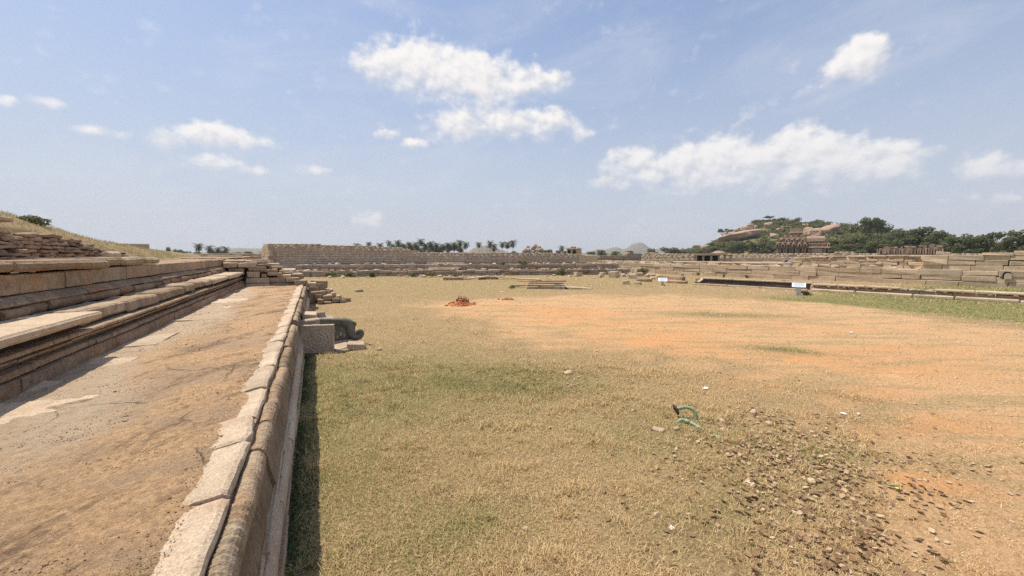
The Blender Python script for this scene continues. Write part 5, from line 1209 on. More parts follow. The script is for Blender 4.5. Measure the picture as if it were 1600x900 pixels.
def build_far_hills():
    def ridge(name, lab, pts, D, dep, seed):
        A = np.linspace(pts[0][0], pts[-1][0], 70); H = np.interp(A, [p[0] for p in pts], [p[1] for p in pts]); V = []; F = []; m = 9
        for i, a in enumerate(A):
            for j in range(m):
                t = j / (m - 1); d = D + dep * (t - .5) * 2; s = math.sin(math.pi * t) ** .7; x, y = pol(a, d)
                V.append((x, y, max(0, H[i] * s * (1 + .35 * (float(fbm(np.array([a * 2.5]), np.array([t * 5]), 1, seed)[0]) - .5))) - (6 if j in (0, m - 1) else 0)))
        for i in range(len(A) - 1):
            for j in range(m - 1): F.append((i * m + j, i * m + j + 1, (i + 1) * m + j + 1, (i + 1) * m + j))
        struct(name, mesh_np(name, V, F, M['far_hill'], True), label=lab)
    ridge('hills', 'hazy grey dome hill and its lower neighbour on the horizon', [(36.3, 3), (37.2, 26), (38.4, 24), (39.4, 36), (39.9, 40), (40.6, 26), (41.3, 34), (41.9, 58), (42.7, 66), (43.3, 62), (44.0, 38), (44.8, 25), (46, 30), (47.5, 26), (49.5, 22), (51, 3)], 2700, 160, 3)
    ridge('hills', 'faint ridge on the horizon left of the tall wall', [(-12, 2), (-10, 14), (-8.6, 26), (-7.7, 31), (-6.6, 26), (-5.6, 29), (-4, 12), (-2, 2)], 2700, 150, 5)
    ridge('hills', 'grey hill behind the palms right of the dense grove', [(19.2, 1), (20.2, 14), (21.2, 22), (22.0, 25), (22.8, 18), (24.4, 10), (25.5, 1)], 1150, 90, 7)
    # heap of orange boulders
    P = thing('boulder_heap', (*pol(28.5, 500), 0), 'heap of orange granite boulders rising behind the wall near the lone palm', 'boulder heap')
    r = random.Random(21); meshes = []
    for k in range(5):
        V, F = ico(.5, 3); off = Vector((k * 9, 3, 1)); V = [tuple((Vector(v) * 1.02 + nz3(Vector(v) * 2 + off) * .16)) for v in V]; meshes.append(mesh_np('boulder', V, F, M['boulder'], True))
    for k in range(64):
        t = r.uniform(-1, 1); hh = 15.0 * (1 - abs(t) ** 1.7) * r.uniform(.15, 1); a = 28.5 + t * 1.75 + .15; x, y = pol(a, 500 + r.uniform(-4, 6) + hh * .6); s = r.uniform(2.4, 5.5)
        link('boulder', meshes[k % 5], P, (x, y, hh), (r.uniform(0, 6), r.uniform(0, 6), r.uniform(0, 6)), (s, s * r.uniform(.7, 1.1), s * r.uniform(.6, .9)))
M['far_hill'] = mk_stone('far_hill', (.22, .19, .15), (.10, .11, .07), stain_amt=.2, tint_amt=.1, var=.1, fine=.3)

def local(P, az):
    """helper: s to the right as seen from the court, t away from it, h up"""
    ca, sa = math.cos(R(az)), math.sin(R(az)); o = WORLD[P.name]
    return (lambda s, t, h: (o.x + s * ca + t * sa, o.y - s * sa + t * ca, o.z + h)), -R(az)
def build_monuments():
    # small pavilion on pillars
    az, D = 51.75, 150; x, y = pol(az, D)
    P = thing('pillared_pavilion', (x, y, 0), 'small open stone pavilion on pillars with a low domed roof', 'pavilion'); L, rz = local(P, az)
    def B(n, s, t, h, dm, mat, seed=0, rgh=.6, sub=None): return ustone(n, M[mat], seed % 8, rgh, sub or P, L(s, t, h), (0, 0, rz), dm)
    B('platform', 0, 2, -.2, (12.2, 7, .5), 'wall')
    B('back_wall', -2, 4.6, .3, (7.6, .5, 1.9), 'dark', 1)  # dark colour stands in for the shaded interior
    for k, s in enumerate((-5.1, -3.0, -.6, 1.6, 3.4, 5.0)):
        p = B('pillar', s, .2, .3, (.62 if k in (1, 2) else .5, .5, 1.85), 'granite_pale', k)
        B('capital', s, .2, 1.95, (.95, .75, .24), 'granite', k + 1)
        B('pillar', s, 2.6, .3, (.5, .5, 1.85), 'granite', k + 2)
    B('side_wall', -5.6, 2.2, .3, (.5, 4, 1.9), 'wall_grey', 3)
    B('eave', 0, 1.8, 2.18, (12.4, 6.4, .26), 'granite', 2); B('roof_slab', -1.3, 2, 2.44, (9.0, 5, .35), 'temple_pale', 4); B('roof_slab', 1.6, 2, 2.44, (5.2, 4.4, .55), 'granite', 5)
    d = lathe('dome', [(0, .85), (.5, .8), (1.0, .62), (1.5, .3), (1.75, 0), (1.9, -.1)], M['temple_pale'], 14); link('dome', d, P, L(1.5, 2, 2.98), (0, 0, 0), (1.25, 1, .85))
    # low slab shelter
    az, D = 57.9, 140; x, y = pol(az, D); P = thing('slab_shelter', (x, y, 0), 'low slab roofed shelter with a black opening, right of the pavilion', 'stone shelter'); L, rz = local(P, az)
    for k, s in enumerate((-1.9, 0.1, 1.9)): ustone('pillar', M['granite'], k, .6, P, L(s, 0, -.9), (0, 0, rz), (.4, .5, .95))
    ustone('roof_slab', M['granite_pale'], 3, .8, P, L(0, 1, .05), (0, 0, rz), (4.8, 3, .3)); ustone('back_wall', M['black'], 2, .6, P, L(0, 1.6, -.9), (0, 0, rz), (4.2, .4, .95))  # back wall coloured black as the shade under the roof slab
    # vimana: storeyed temple tower with a barrel roofed shrine beside it
    az, D = 60.85, 190; x, y = pol(az, D)
    T = thing('temple_tower', (x, y, 2.3), 'weathered reddish temple tower with stepped storeys and a barrel roofed side shrine', 'temple'); L, rz = local(T, az)
    def B(n, s, t, h, dm, mat='temple', seed=0, rgh=.8, sub=None): return ustone(n, M[mat], seed % 8, rgh, sub or T, L(s, t, h), (0, 0, rz), dm)
    body = B('base_moulding', .2, 4, -1.6, (17.2, 9.5, 1.9), 'temple_pale', 1); B('base_moulding', .2, 4, .3, (16.6, 9, .25), 'temple', 2)
    B('storey', -.1, 4.2, .55, (15.6, 8, 2.0), 'temple', 3)
    for k in range(17):
        s = -7.9 + k * .98
        if 3.0 < s < 6.0: continue
        B('pilaster', s, .15, .55, (.34, .4, 2.0), 'temple_pale' if k % 3 == 0 else 'temple', k)
        if k % 2: B('niche', s + .49, .12, .8, (.36, .3, 1.2), 'black', k)  # solid black block painted as niche shade
    B('wall_panel', 4.4, .12, .6, (3.2, .3, 1.7), 'temple_pale', 5)
    B('cornice', -.1, 4, 2.55, (16.6, 9, .34), 'temple', 6); B('cornice', -.1, 4.1, 2.89, (16, 8.6, .16), 'temple_pale', 7)
    dome = lathe('shrine_dome', [(0, .42), (.10, .40), (.12, .30), (.30, .26), (.42, .14), (.40, .02), (.50, -.03), (.46, -.1)], M['temple'], 8, False)
    def shrines(h, s0, s1, n, w, hh, t, face):
        for k in range(n):
            s = s0 + (s1 - s0) * (k + .5) / n
            b = B('shrine', s, t, h, (w, w, hh * .6), 'temple_pale' if k % 3 == 1 else 'temple', k + n); B('niche', s, t - w * .5, h + .12, (w * .4, .2, hh * .42), 'black', k)
            link('shrine_dome', dome, T, L(s, t, h + hh * .66), (0, 0, rz), (w * 1.0, w * 1.0, hh * .95))
    tiers = [(-3.6, 5.2, 3.05, 1.7), (-3.4, 4.2, 4.75, 1.6), (-3.0, 3.2, 6.3, 1.15)]
    for k, (c, half, h, hh) in enumerate(tiers):
        B('storey', c, 4.2, h, (half * 2 - 1.0, half * 1.7, hh), 'temple', k); B('cornice', c, 4.2, h + hh - .16, (half * 2 - .3, half * 1.8, .26), 'temple_pale' if k == 1 else 'temple', k + 2)
        shrines(h, c - half, c + half, (6, 5, 4)[k], (1.25, 1.2, 1.1)[k], hh * .92, 4.2 - half * .9, 0)
    B('neck', -2.3, 4.2, 7.4, (4.0, 3.4, .8), 'temple', 3)
    for s in (-3.6, -2.3, -1.0): B('niche', s, 2.45, 7.5, (.7, .3, .55), 'black', 2)
    B('cornice', -2.3, 4.2, 8.15, (4.6, 3.8, .22), 'temple_pale', 4)
    B('crown_block', -2.3, 4.2, 8.35, (4.2, 3.2, .75), 'temple_pale', 5)
    pr = [(-2.1, 0)] + [(-2.1 * math.cos(R(a)), 1.15 * math.sin(R(a))) for a in range(20, 161, 20)] + [(2.1, 0)]
    def barrel(n, s, t, h, w, hh, dp, mat):
        V = []; m = 9
        for e in (-dp / 2, dp / 2):
            for k in range(m): a = R(180 * k / (m - 1)); V.append((w / 2 * math.cos(a), e, hh * (math.sin(a) ** .7)))
        F = [tuple(range(m)), tuple(range(m, 2 * m))[::-1]] + [(k, m + k, m + k + 1, k + 1) for k in range(m - 1)] + [(0, m - 1, 2 * m - 1, m)]
        return link(n, mesh_np(n, V, F, M[mat], False), T, L(s, t, h), (0, 0, rz))
    barrel('crown_vault', -2.3, 4.2, 9.1, 4.0, 1.0, 3.2, 'temple_pale')
    # side shrine
    B('storey', 3.9, 4, 3.05, (6.0, 6.5, 1.0), 'temple', 2); B('cornice', 3.9, 4, 3.95, (6.5, 7, .3), 'temple_pale', 1); B('storey', 3.9, 4, 4.25, (5.6, 6, .8), 'temple', 4)
    for k in range(6): B('niche', 1.5 + k * .95, .92, 4.3, (.45, .3, .6), 'black', k)
    b = link('barrel_roof', (lambda: (lambda V, F: mesh_np('barrel_roof', V, F, M['temple']))(*barrel_geo(5.4, 5.6, 2.0)))(), T, L(3.9, 4, 5.0), (0, 0, rz))
    for k, s in enumerate((7.0, 6.6)): B('turret', s, 2 + k * 3, 3.05, (.9, .9, 2.0), 'temple', k); link('shrine_dome', dome, T, L(s, 2 + k * 3, 5.15), (0, 0, rz), (.9, .9, 1.1))
    shrines(3.05, 5.8, 8.4, 2, 1.0, 1.4, .9, 0)
    # long ruined gateway with stucco arches
    az, D = 69.55, 149; x, y = pol(az, D); G = thing('ruined_gateway', (x, y, 2.2), 'long ruined reddish gateway front with two arched stucco panels and broken parapet', 'ruined gateway'); L, rz = local(G, az)
    def B(n, s, t, h, dm, mat='temple', seed=0, rgh=1.2): return ustone(n, M[mat], seed % 8, rgh, G, L(s, t, h), (0, 0, rz), dm)
    q = random.Random(6)
    B('base_wall', 0, 2, -1.8, (13.6, 3, 1.9), 'wall', 1); B('base_wall', .6, 2, .1, (12.4, 2.8, .4), 'temple_pale', 2)
    def arch(s, w, h):
        nm = box_arch('arch_panel', w, h, .5, M['temple']); link('arch_panel', nm, G, L(s, .6, .5), (0, 0, rz))
        nm = box_arch('arch_recess', w * .72, h * .82, .5, M['rubble']); link('arch_recess', nm, G, L(s, .52, .5), (0, 0, rz))
        link('stucco_figure', lathe('stucco_figure', [(0, 0), (.5, 0), (.45, .4), (.25, .7), (.3, 1.0), (.12, 1.15), (.15, 1.35), (0, 1.45)], M['temple_pale'], 8), G, L(s, .35, .5), (0, 0, 0), (w / 1.7, .3, h / 2.1))
    arch(-4.2, 1.6, 2.1); arch(.2, 1.6, 2.0)
    for k in range(26):
        s = -6.0 + k * .49
        if abs(s + 4.2) < .85 or abs(s - .2) < .85: continue
        h = q.uniform(1.0, 1.5); B('pier', s, .5, .5, (.28, .4, h), ('temple', 'temple_pale', 'temple')[k % 3], k); 
        if k % 2: B('recess', s + .22, .6, .55, (.25, .3, .8), 'black', k)  # black block between piers, shade as colour
    B('wall_body', .3, 1.8, .5, (12.0, 1.6, 1.4), 'temple', 3)
    for k in range(22):
        s = q.uniform(-3.2, 6.0); h0 = 1.75 + .35 * sstep(-3, 4, np.array(s)); B('parapet_stone', s, q.uniform(.8, 2.2), float(h0) + q.uniform(-.1, .45), (q.uniform(.4, 1.1), .6, q.uniform(.14, .4)), ('temple', 'temple_pale', 'wall_grey')[k % 3], k)
    for k, (s, h) in enumerate([(3.0, 2.7), (4.4, 3.0), (5.6, 2.6), (4.9, 2.2)]): B('parapet_block', s, 1.2, 1.6, (.85, .8, h - 1.6), 'temple', k)
    # watch pavilion at the wall corner
    az, D = 34.05, 107; x, y = pol(az, D); W = thing('watch_pavilion', (x, y, 0), 'square stone watch pavilion with arched opening above the wall corner', 'watch tower'); L, rz = local(W, az)
    def B(n, s, t, h, dm, mat='wall_grey', seed=0, rgh=.8): return ustone(n, M[mat], seed % 8, rgh, W, L(s, t, h), (0, 0, rz), dm)
    B('lower_body', .3, 2, 0, (4.0, 3.6, 2.9), 'tall', 1); B('upper_body', .3, 2.1, 2.9, (3.8, 3.4, 1.15), 'wall', 2); B('cornice', .3, 2, 3.98, (4.3, 3.8, .16), 'granite_pale', 3)
    for k, (s, w) in enumerate([(-1.3, .8), (.1, 1.4), (1.5, .7)]): B('parapet', s, 1, 4.12, (w, .6, (.2, .5, .25)[k]), 'temple_pale', k)
    link('door_shade_block', box_arch('door_shade_block', .75, 1.0, .3, M['black']), W, L(.35, .34, 2.75), (0, 0, rz)); link('window_shade_block', box_mesh('window_shade_block', (-.35, -.1, 0), (.35, .1, .8), M['black']), W, L(-.95, .36, 2.9), (0, 0, rz))  # openings are black solids, their inner shade painted
    B('rubble_spill', 4.0, 1, .4, (4.5, 3, 2.0), 'wall', 5, 3.0)
    # small white board far off on the tiers, blue sheet behind the right wall
    S_ = thing('notice_board', (22.1, 55.2, 1.4), 'tiny white board on a post far off by the pale steps', 'sign board')
    link('post', box_mesh('post', (-.06, -.05, 0), (.06, .05, .45), M['concrete']), S_, (22.1, 55.2, 1.4)); link('board', box_mesh('board', (-.42, -.03, .0), (.42, .03, .55), M['sign_white']), S_, (22.1, 55.15, 1.78), (R(-35), 0, R(-22)))
    C = thing('blue_tarpaulin', (55.5, 31.8, 1.6), 'blue tarpaulin sheet stretched low over rubble behind the big wall', 'tarpaulin')
    q = random.Random(4); V = []; nx, ny = 9, 6
    for j in range(ny):
        for i in range(nx): V.append(((i / (nx - 1) - .5) * 1.6, (j / (ny - 1) - .5) * 1.6, .28 * j / (ny - 1) + .06 * math.sin(i * 1.7 + j)))
    F = [(j * nx + i, j * nx + i + 1, (j + 1) * nx + i + 1, (j + 1) * nx + i) for j in range(ny - 1) for i in range(nx - 1)]
    link('sheet', mesh_np('sheet', V, F, M['tarp'], True), C, (55.5, 31.8, 1.68), (0, 0, -R(61)))
    for k in range(9): ustone('rubble', M['dark' if k % 2 else 'wall_grey'], k % 8, 2.5, C, (56.3 + q.uniform(-.3, .4), 32.3 - (k - 4) * .28, 1.6), (0, 0, q.uniform(0, 3)), (.5, .4, q.uniform(.3, .55)))
def barrel_geo(w, dp, hh):
    V = []; m = 9
    # axis along x (seen from its long side): eave to ridge
    for e in (-w / 2, w / 2):
        for k in range(m): a = R(180 * k / (m - 1)); V.append((e, dp / 2 * math.cos(a), hh * (math.sin(a) ** .6)))
    F = [tuple(range(m)), tuple(range(m, 2 * m))[::-1]] + [(k, k + 1, m + k + 1, m + k) for k in range(m - 1)] + [(0, m, 2 * m - 1, m - 1)]
    return V, F
build_palms(); build_hill(); build_trees(); build_far_hills(); build_monuments()

def build_haze():
    me = box_mesh('haze', (-3200, -2200, -1.5), (3600, 3400, 95), None)
    m = bpy.data.materials.new('haze'); m.use_nodes = True; nt = m.node_tree; nt.nodes.clear()
    v = nd(nt, 'VolumePrincipled', {'Color': (.88, .91, .96, 1), 'Density': HAZE, 'Anisotropy': .2}); o = nd(nt, 'OutputMaterial'); nt.links.new(v.outputs[0], o.inputs['Volume'])
    me.materials.append(m); ob = link('haze', me); ob['kind'] = 'stuff'; ob['label'] = 'thin pale haze over the whole plain'
HAZE = 1.7e-4
build_haze()

# ------------------------------------------------------------------ things lying about the court
def build_court():
    # stone lined pit
    az = 30.5; P = thing('stone_pit', (17.3, 29.3, 0), 'sunken stone lined pit with long weathered slabs across it, mid court', 'stone pit'); L, rz = local(P, az)
    def B(n, s, t, h, dm, mat='granite', seed=0, tl=0): return link(n, stone(n, dm, M[mat], n=(8, 4, 4), ch=.03, amp=.028, seed=1100 + seed, corner=.03), P, L(s, t, h), (0, tl, rz))
    for k, (s, l) in enumerate([(-1.15, 1.1), (.0, 1.1), (.85, .5), (1.3, .35)]): B('side_stone', s, .05, -.03, (l, .3, .22 + .02 * k), 'wall_grey', k)
    B('side_stone', .2, .7, -.05, (3.1, .4, .20), 'shade_dark_stone', 9)
    for k, (s, t, h, l, w) in enumerate([(-.25, .35, .22, 2.9, .34), (1.2, .3, .24, .5, .3), (-.1, 1.3, .33, 3.0, .36), (-.4, 2.2, .40, 2.4, .34), (.6, 2.9, .40, 2.2, .3)]): B('slab', s, t, h, (l, w, .13), 'granite' if k != 1 else 'wall_grey', 10 + k)
    B('slab', 2.3, .5, .08, (2.6, .26, .09), 'granite_pale', 20, .06); B('slab', 2.7, .15, .03, (2.2, .2, .08), 'granite_pale', 21, .05); B('slab', -2.2, 1.6, .1, (1.6, .3, .1), 'granite', 22, -.05)
    labs = ['long grey block lying before the tiers, left end of its row', 'pale tilted beam leaning on the long grey block', 'square ended grey block right of the tilted beam', 'thin pale slab slanting right of the grey blocks', 'low flat slab behind the tilted beam', 'flat slab among weeds right of the slanting thin one', 'small dark broken stone alone on the grass left of the red heap']
    for k, (x, y, dm, rz_, tl) in enumerate([(13.9, 43.6, (2.6, .6, .38), -.3, 0), (16.2, 43.0, (3.0, .5, .16), -.1, -.09), (17.6, 42.9, (2.2, .6, .42), -.35, 0), (19.3, 41.4, (2.6, .4, .12), -.75, .05), (16.0, 45.6, (1.8, .7, .2), -.3, 0), (20.2, 38.2, (2.4, .5, .14), -.6, .03), (2.95, 33.5, (.55, .4, .22), .3, 0)]):
        tag(loose('fallen_block', x, y, -.02 if tl == 0 else .16, dm, M['granite' if k % 2 == 0 else 'granite_pale'], 1200 + k, rz_, (0, tl), (7, 4, 4), .03, .04), labs[k], 'stone block', 'blocks lying before the grey tiers')
    # rubble near the right corner
    q = random.Random(33)
    spots = [(32.77, 41.97), (32.48, 39.14), (38.14, 42.71), (37.17, 39.86), (40.2, 43.6), (40.4, 41.6), (39.2, 38.9), (34.5, 35.0), (36.0, 41.0), (38.5, 41.2), (34.8, 40.4), (30.2, 43.5), (31.2, 40.3), (35.6, 43.4), (39.6, 40.2), (36.8, 38.2), (33.6, 37.2), (26.5, 30.2), (27.3, 29.6), (41.3, 36.9), (28.4, 42.6), (25.8, 43.9), (29.3, 39.0), (37.4, 44.0)]
    for k, (x, y) in enumerate(spots):
        s = q.uniform(.35, 1.1); o = ustone('rubble_stone', M['granite_pale' if k % 3 else 'wall'], k % 8, 2.6, None, (x, y, -.05), (q.uniform(-.2, .2), q.uniform(-.2, .2), q.uniform(0, 3)), (s, s * q.uniform(.5, .9), s * q.uniform(.4, .8)))
        tag(o, 'pale rubble stone strewn where the grey tiers meet the big wall', 'stone', 'rubble in the far right corner')
    q = random.Random(35)
    for k in range(40):
        t = q.uniform(0, 1); x = -1 + 29 * t + q.uniform(-.3, .3); y = 55.6 - 8.9 * t - q.uniform(.2, 2.2); s = q.uniform(.2, .6)
        o = ustone('rubble_stone', M['granite_pale'], k % 8, 2.6, None, (x, y, -.04), (q.uniform(-.2, .2), q.uniform(-.2, .2), q.uniform(0, 3)), (s, s * .7, s * .5)); tag(o, 'small pale stone fallen at the foot of the grey tiers', 'stone', 'stones fallen below the grey tiers')
    # red soil heap with broken twigs on top
    H = thing('soil_heap', (7.5, 22.4, 0), 'heap of bright red soil clods with dark twigs sticking from the top', 'soil heap')
    V = []; F = []; n = 30; m = 12
    for j in range(m):
        rr = j / (m - 1)
        for i in range(n):
            a = 6.28318 * i / n; x, y = math.cos(a) * rr * .85, math.sin(a) * rr * .6; z = .40 * (1 - rr) ** 1.15 * (1 + .4 * nz3((x * 2, y * 2, 1)).x) + .05 * nz3((x * 9, y * 9, 2)).x * (rr < .95) - (.03 if rr > .97 else 0); V.append((x, y, z))
    for j in range(m - 1):
        for i in range(n): F.append((j * n + i, (j + 1) * n + i, (j + 1) * n + (i + 1) % n, j * n + (i + 1) % n))
    link('heap', mesh_np('heap', V, F, M['clod']), H, (7.5, 22.4, 0))
    q = random.Random(2)
    for k in range(70):
        a = q.uniform(0, 6.3); rr = q.uniform(.05, .95); s = q.uniform(.03, .09); ustone('clod', M['clod'], k % 8, 3, H, (7.5 + math.cos(a) * rr, 22.4 + math.sin(a) * rr * .75, max(0, .40 * (1 - rr)) - .01), (q.random(), q.random(), q.random()), (s * 1.3, s, s * .8))
    for k in range(16):
        x = 7.35 + q.uniform(-.25, .55); y = 22.3 + q.uniform(-.2, .2); z = max(.05, .40 * (1 - abs(x - 7.5) / .95)); h = q.uniform(.08, .24)
        link('twig', tube('twig', [(0, 0, -.03), (q.uniform(-.03, .03), 0, h * .6), (q.uniform(-.08, .08), q.uniform(-.04, .04), h)], [.018, .016, .010], M['twig'], 5), H, (x, y, z))
    H = thing('soil_heap', (11.0, 23.8, 0), 'low small heap of red soil right of the big red heap', 'soil heap')
    for k in range(22): a = q.uniform(0, 6.3); rr = q.uniform(0, .5); s = q.uniform(.05, .12); ustone('clod', M['clod'], k % 8, 3, H, (11 + math.cos(a) * rr * 1.4, 23.8 + math.sin(a) * rr, -.02), (q.random(), q.random(), q.random()), (s * 1.6, s * 1.4, s))
    # signs
    def sign(x, y, w, d_, h, pw, az, lab, tl):
        S_ = thing('sign_board', (x, y, 0), lab, 'sign'); L, rz = local(S_, az)
        link('post', stone('post', (pw, pw * .6, h), M['concrete'], n=(4, 4, 4), ch=.02, amp=.004, seed=3), S_, L(0, .05, 0), (0, 0, rz))
        p = link('panel', stone('panel', (w, d_, .035), M['sign_white'], n=(4, 4, 4), ch=.008, amp=0), S_, L(0, 0, h - .02), (R(tl), 0, rz))
        for k in range(7):
            ww = w * (.72 if k < 6 else .4); b = link('text_line', box_mesh('text_line', (-ww / 2, -.012, 0), (ww / 2, .012, .003), M['sign_print']), S_, (0, 0, 0))
            yy = (.5 - .13 * (k + .8)) * d_; c = Vector(L(0, 0, h - .02)); off = Matrix.Rotation(rz, 3, 'Z') @ Matrix.Rotation(R(tl), 3, 'X') @ Vector((-.08 * w if k == 6 else 0, yy, .037)); b.location = c + off - WORLD[S_.name]; b.rotation_euler = (R(tl), 0, rz)
    sign(30.95, 17.35, .82, .50, .72, .28, 60.5, 'white slanted information board on a short grey post before the bench', 35)
    sign(28.75, 27.9, .80, .60, .55, .24, 45.8, 'smaller pale information board on a post left of the stone channel', 30)
    # the bent green pipe with rusty flange, and two half buried ends
    g = lambda x, y: gzf(x, y)
    P = thing('green_pipe', (5.95, 5.1, 0), 'bent green pipe rising from the grass with a rusty round flange', 'pipe')
    A = [(5.84, 5.24, .155), (5.90, 5.21, .185), (5.97, 5.16, .205), (6.03, 5.11, .20), (6.07, 5.06, .165), (6.085, 5.03, .11), (6.085, 5.01, .04), (6.08, 5.0, -.05)]
    o = WORLD[P.name]; rel = lambda pts: [(a - o.x, b - o.y, c - o.z) for a, b, c in pts]
    def smooth_pts(p, n=3):
        p = [Vector(x) for x in p]
        for _ in range(n):
            q2 = [p[0]]
            for i in range(len(p) - 1): q2 += [p[i].lerp(p[i + 1], .25), p[i].lerp(p[i + 1], .75)]
            p = q2 + [p[-1]]
        return [tuple(v) for v in p]
    link('pipe', tube('pipe', rel(smooth_pts(A, 2)), .031, M['green_pvc'], 14), P, tuple(o))
    d = (Vector(A[0]) - Vector(A[1])).normalized(); eu = d.to_track_quat('Z', 'Y').to_euler()
    fl = lathe('flange', [(.018, -.02), (.036, -.02), (.036, -.005), (.078, -.005), (.082, .004), (.082, .018), (.076, .022), (.055, .022), (.050, .030), (.026, .030), (.022, .018), (.0, .018)], M['rust'], 24); f = link('flange', fl, P, A[0], eu, (1.2, 1.2, 1.1))
    for k in range(6):
        a = k * 1.0472; v = Vector((math.cos(a) * .066, math.sin(a) * .066, .02)); v.rotate(eu); b = link('bolt', lathe('bolt', [(0, .012), (.009, .012), (.009, 0)], M['rust'], 6), f, tuple(Vector(A[0]) + v)); b.location = (math.cos(a) * .066, math.sin(a) * .066, .02)
    cl = (Vector(A[1]).lerp(Vector(A[2]), .5)); dd = (Vector(A[2]) - Vector(A[1])).normalized(); link('coupling', lathe('coupling', [(.033, -.03), (.038, -.028), (.038, .028), (.033, .03)], M['green_pvc'], 14), P, tuple(cl), dd.to_track_quat('Z', 'Y').to_euler())
    Q = thing('green_pipe', (5.8, 4.9, 0), 'curved green pipe lying half buried below the flanged one', 'pipe'); o = WORLD[Q.name]
    C = [(5.69, 5.05, -.03), (5.70, 5.05, .03), (5.735, 5.035, .062), (5.78, 5.0, .055), (5.82, 4.93, .04), (5.84, 4.84, .025), (5.85, 4.73, .0), (5.855, 4.62, -.035)]
    link('pipe', tube('pipe', rel(smooth_pts(C, 2)), .029, M['green_pvc'], 12), Q, tuple(o)); cp = Vector(C[3]).lerp(Vector(C[4]), .6); dd = (Vector(C[4]) - Vector(C[3])).normalized()
    link('coupling', lathe('coupling', [(.03, -.04), (.037, -.036), (.037, .036), (.03, .04)], M['green_pvc'], 12), Q, tuple(cp), dd.to_track_quat('Z', 'Y').to_euler())
    W = tube('green_pipe', [(0, .16, -.035), (0, .05, .0), (.0, -.04, .008), (.0, -.11, .0), (0, -.14, -.04)], [.022, .026, .034, .034, .02], M['green_pvc'], 12); tag(link('green_pipe', W, None, (5.78, 4.4, g(5.78, 4.4)), (0, 0, R(14))), 'pale green pipe end poking out among the pebbles and leaves', 'pipe')
    # wrapper and paper scraps
    K = thing('crisp_packet', (6.53, 2.36, 0), 'crumpled green and yellow wrapper lying on the grass at right', 'wrapper')
    def scrap(n, w, l, mat, parent, loc, rz, seed, hh=.02):
        V = []; a = 7; b = 5
        for j in range(b):
            for i in range(a): u, v = i / (a - 1) - .5, j / (b - 1) - .5; V.append((u * l, v * w * (1 - .3 * abs(u)), .012 + hh * abs(nz3((u * 5, v * 5, seed)).x) * 2))
        F = [(j * a + i, j * a + i + 1, (j + 1) * a + i + 1, (j + 1) * a + i) for j in range(b - 1) for i in range(a - 1)]
        return link(n, mesh_np(n, V, F, mat), parent, loc, (0, 0, rz))
    zk = g(6.53, 2.36) + .02
    scrap('packet_body', .055, .07, M['foil_green'], K, (6.56, 2.395, zk), R(-75), 1); scrap('packet_stripe', .045, .035, M['foil_yellow'], K, (6.535, 2.355, zk + .006), R(-70), 2); scrap('packet_end', .05, .045, M['rust'], K, (6.515, 2.315, zk), R(-80), 3)
    for k, (x, y, w, l, rz_, lab) in enumerate([(7.7, 6.14, .09, .17, .3, 'long white scrap lying where grass turns to orange soil'), (8.71, 3.98, .08, .10, .9, 'folded white scrap on the soil right of the leaf litter'), (3.37, 3.04, .05, .06, .2, 'small white scrap near the bottom centre of the lawn'), (8.95, 3.85, .04, .09, .4, 'thin grey white scrap beside the folded white one'), (18.1, 8.2, .10, .2, .3, 'white scrap far out on the orange soil'), (12.9, 28.6, .2, .3, 0, 'white scrap on the dry grass beyond the red heap')]):
        tag(scrap('paper_scrap', w, l, M['paper'], None, (x, y, g(x, y) + .012), rz_, k + 5, .015), lab, 'paper scrap')
    st = [(5.56, 8.34, .20, .13, .07, 'flat buff stone on the green patch of lawn'), (6.06, 4.47, .12, .085, .06, 'angular buff stone just right of the pale pipe end'), (6.42, 4.75, .11, .08, .05, 'pale stone up and right of the pipe end'), (5.15, 4.98, .20, .13, .04, 'flat pale stone left of the curved green pipe'), (5.42, 4.84, .09, .07, .06, 'small pinkish stone below the curved green pipe'), (7.3, 4.75, .16, .1, .05, 'pale stone at the far edge of the leaf litter'), (7.05, 4.3, .12, .09, .05, 'buff stone at the top of the leaf litter'), (4.95, 3.22, .13, .1, .04, 'biggest pale stone within the leaf litter'), (1.95, 3.73, .065, .05, .035, 'small white stone at bottom left of the lawn'), (3.4, 3.28, .07, .05, .04, 'buff pebble stone low in the middle of the lawn'), (5.75, 2.92, .10, .08, .05, 'rounded buff stone right in the leaf litter, toward the wrapper'), (6.1, 2.75, .07, .05, .03, 'smaller buff stone between leaf litter and wrapper'), (4.9, 2.62, .12, .09, .03, 'flat brown stone low in the leaf litter'), (1.7, 13.0, .16, .12, .07, 'pale stone on grass just right of the stair slab'), (1.55, 13.9, .14, .1, .06, 'yellowish stone behind the stair slab corner')]
    for k, (x, y, a, b, c, lab) in enumerate(st): tag(loose('field_stone', x, y, g(x, y) - c * .25, (a, b, c * 1.3), M['boulder_pale'], 1300 + k, k * .7, (0, 0), (5, 5, 4), min(.012, c * .2), c * .35, None, c * .25), lab, 'stone', 'stones on the court')
M['boulder_pale'] = mk_stone('field_stone', (.58, .45, .31), (.46, .34, .23), stain_amt=.15, tint_amt=.15, var=.25)
build_court()

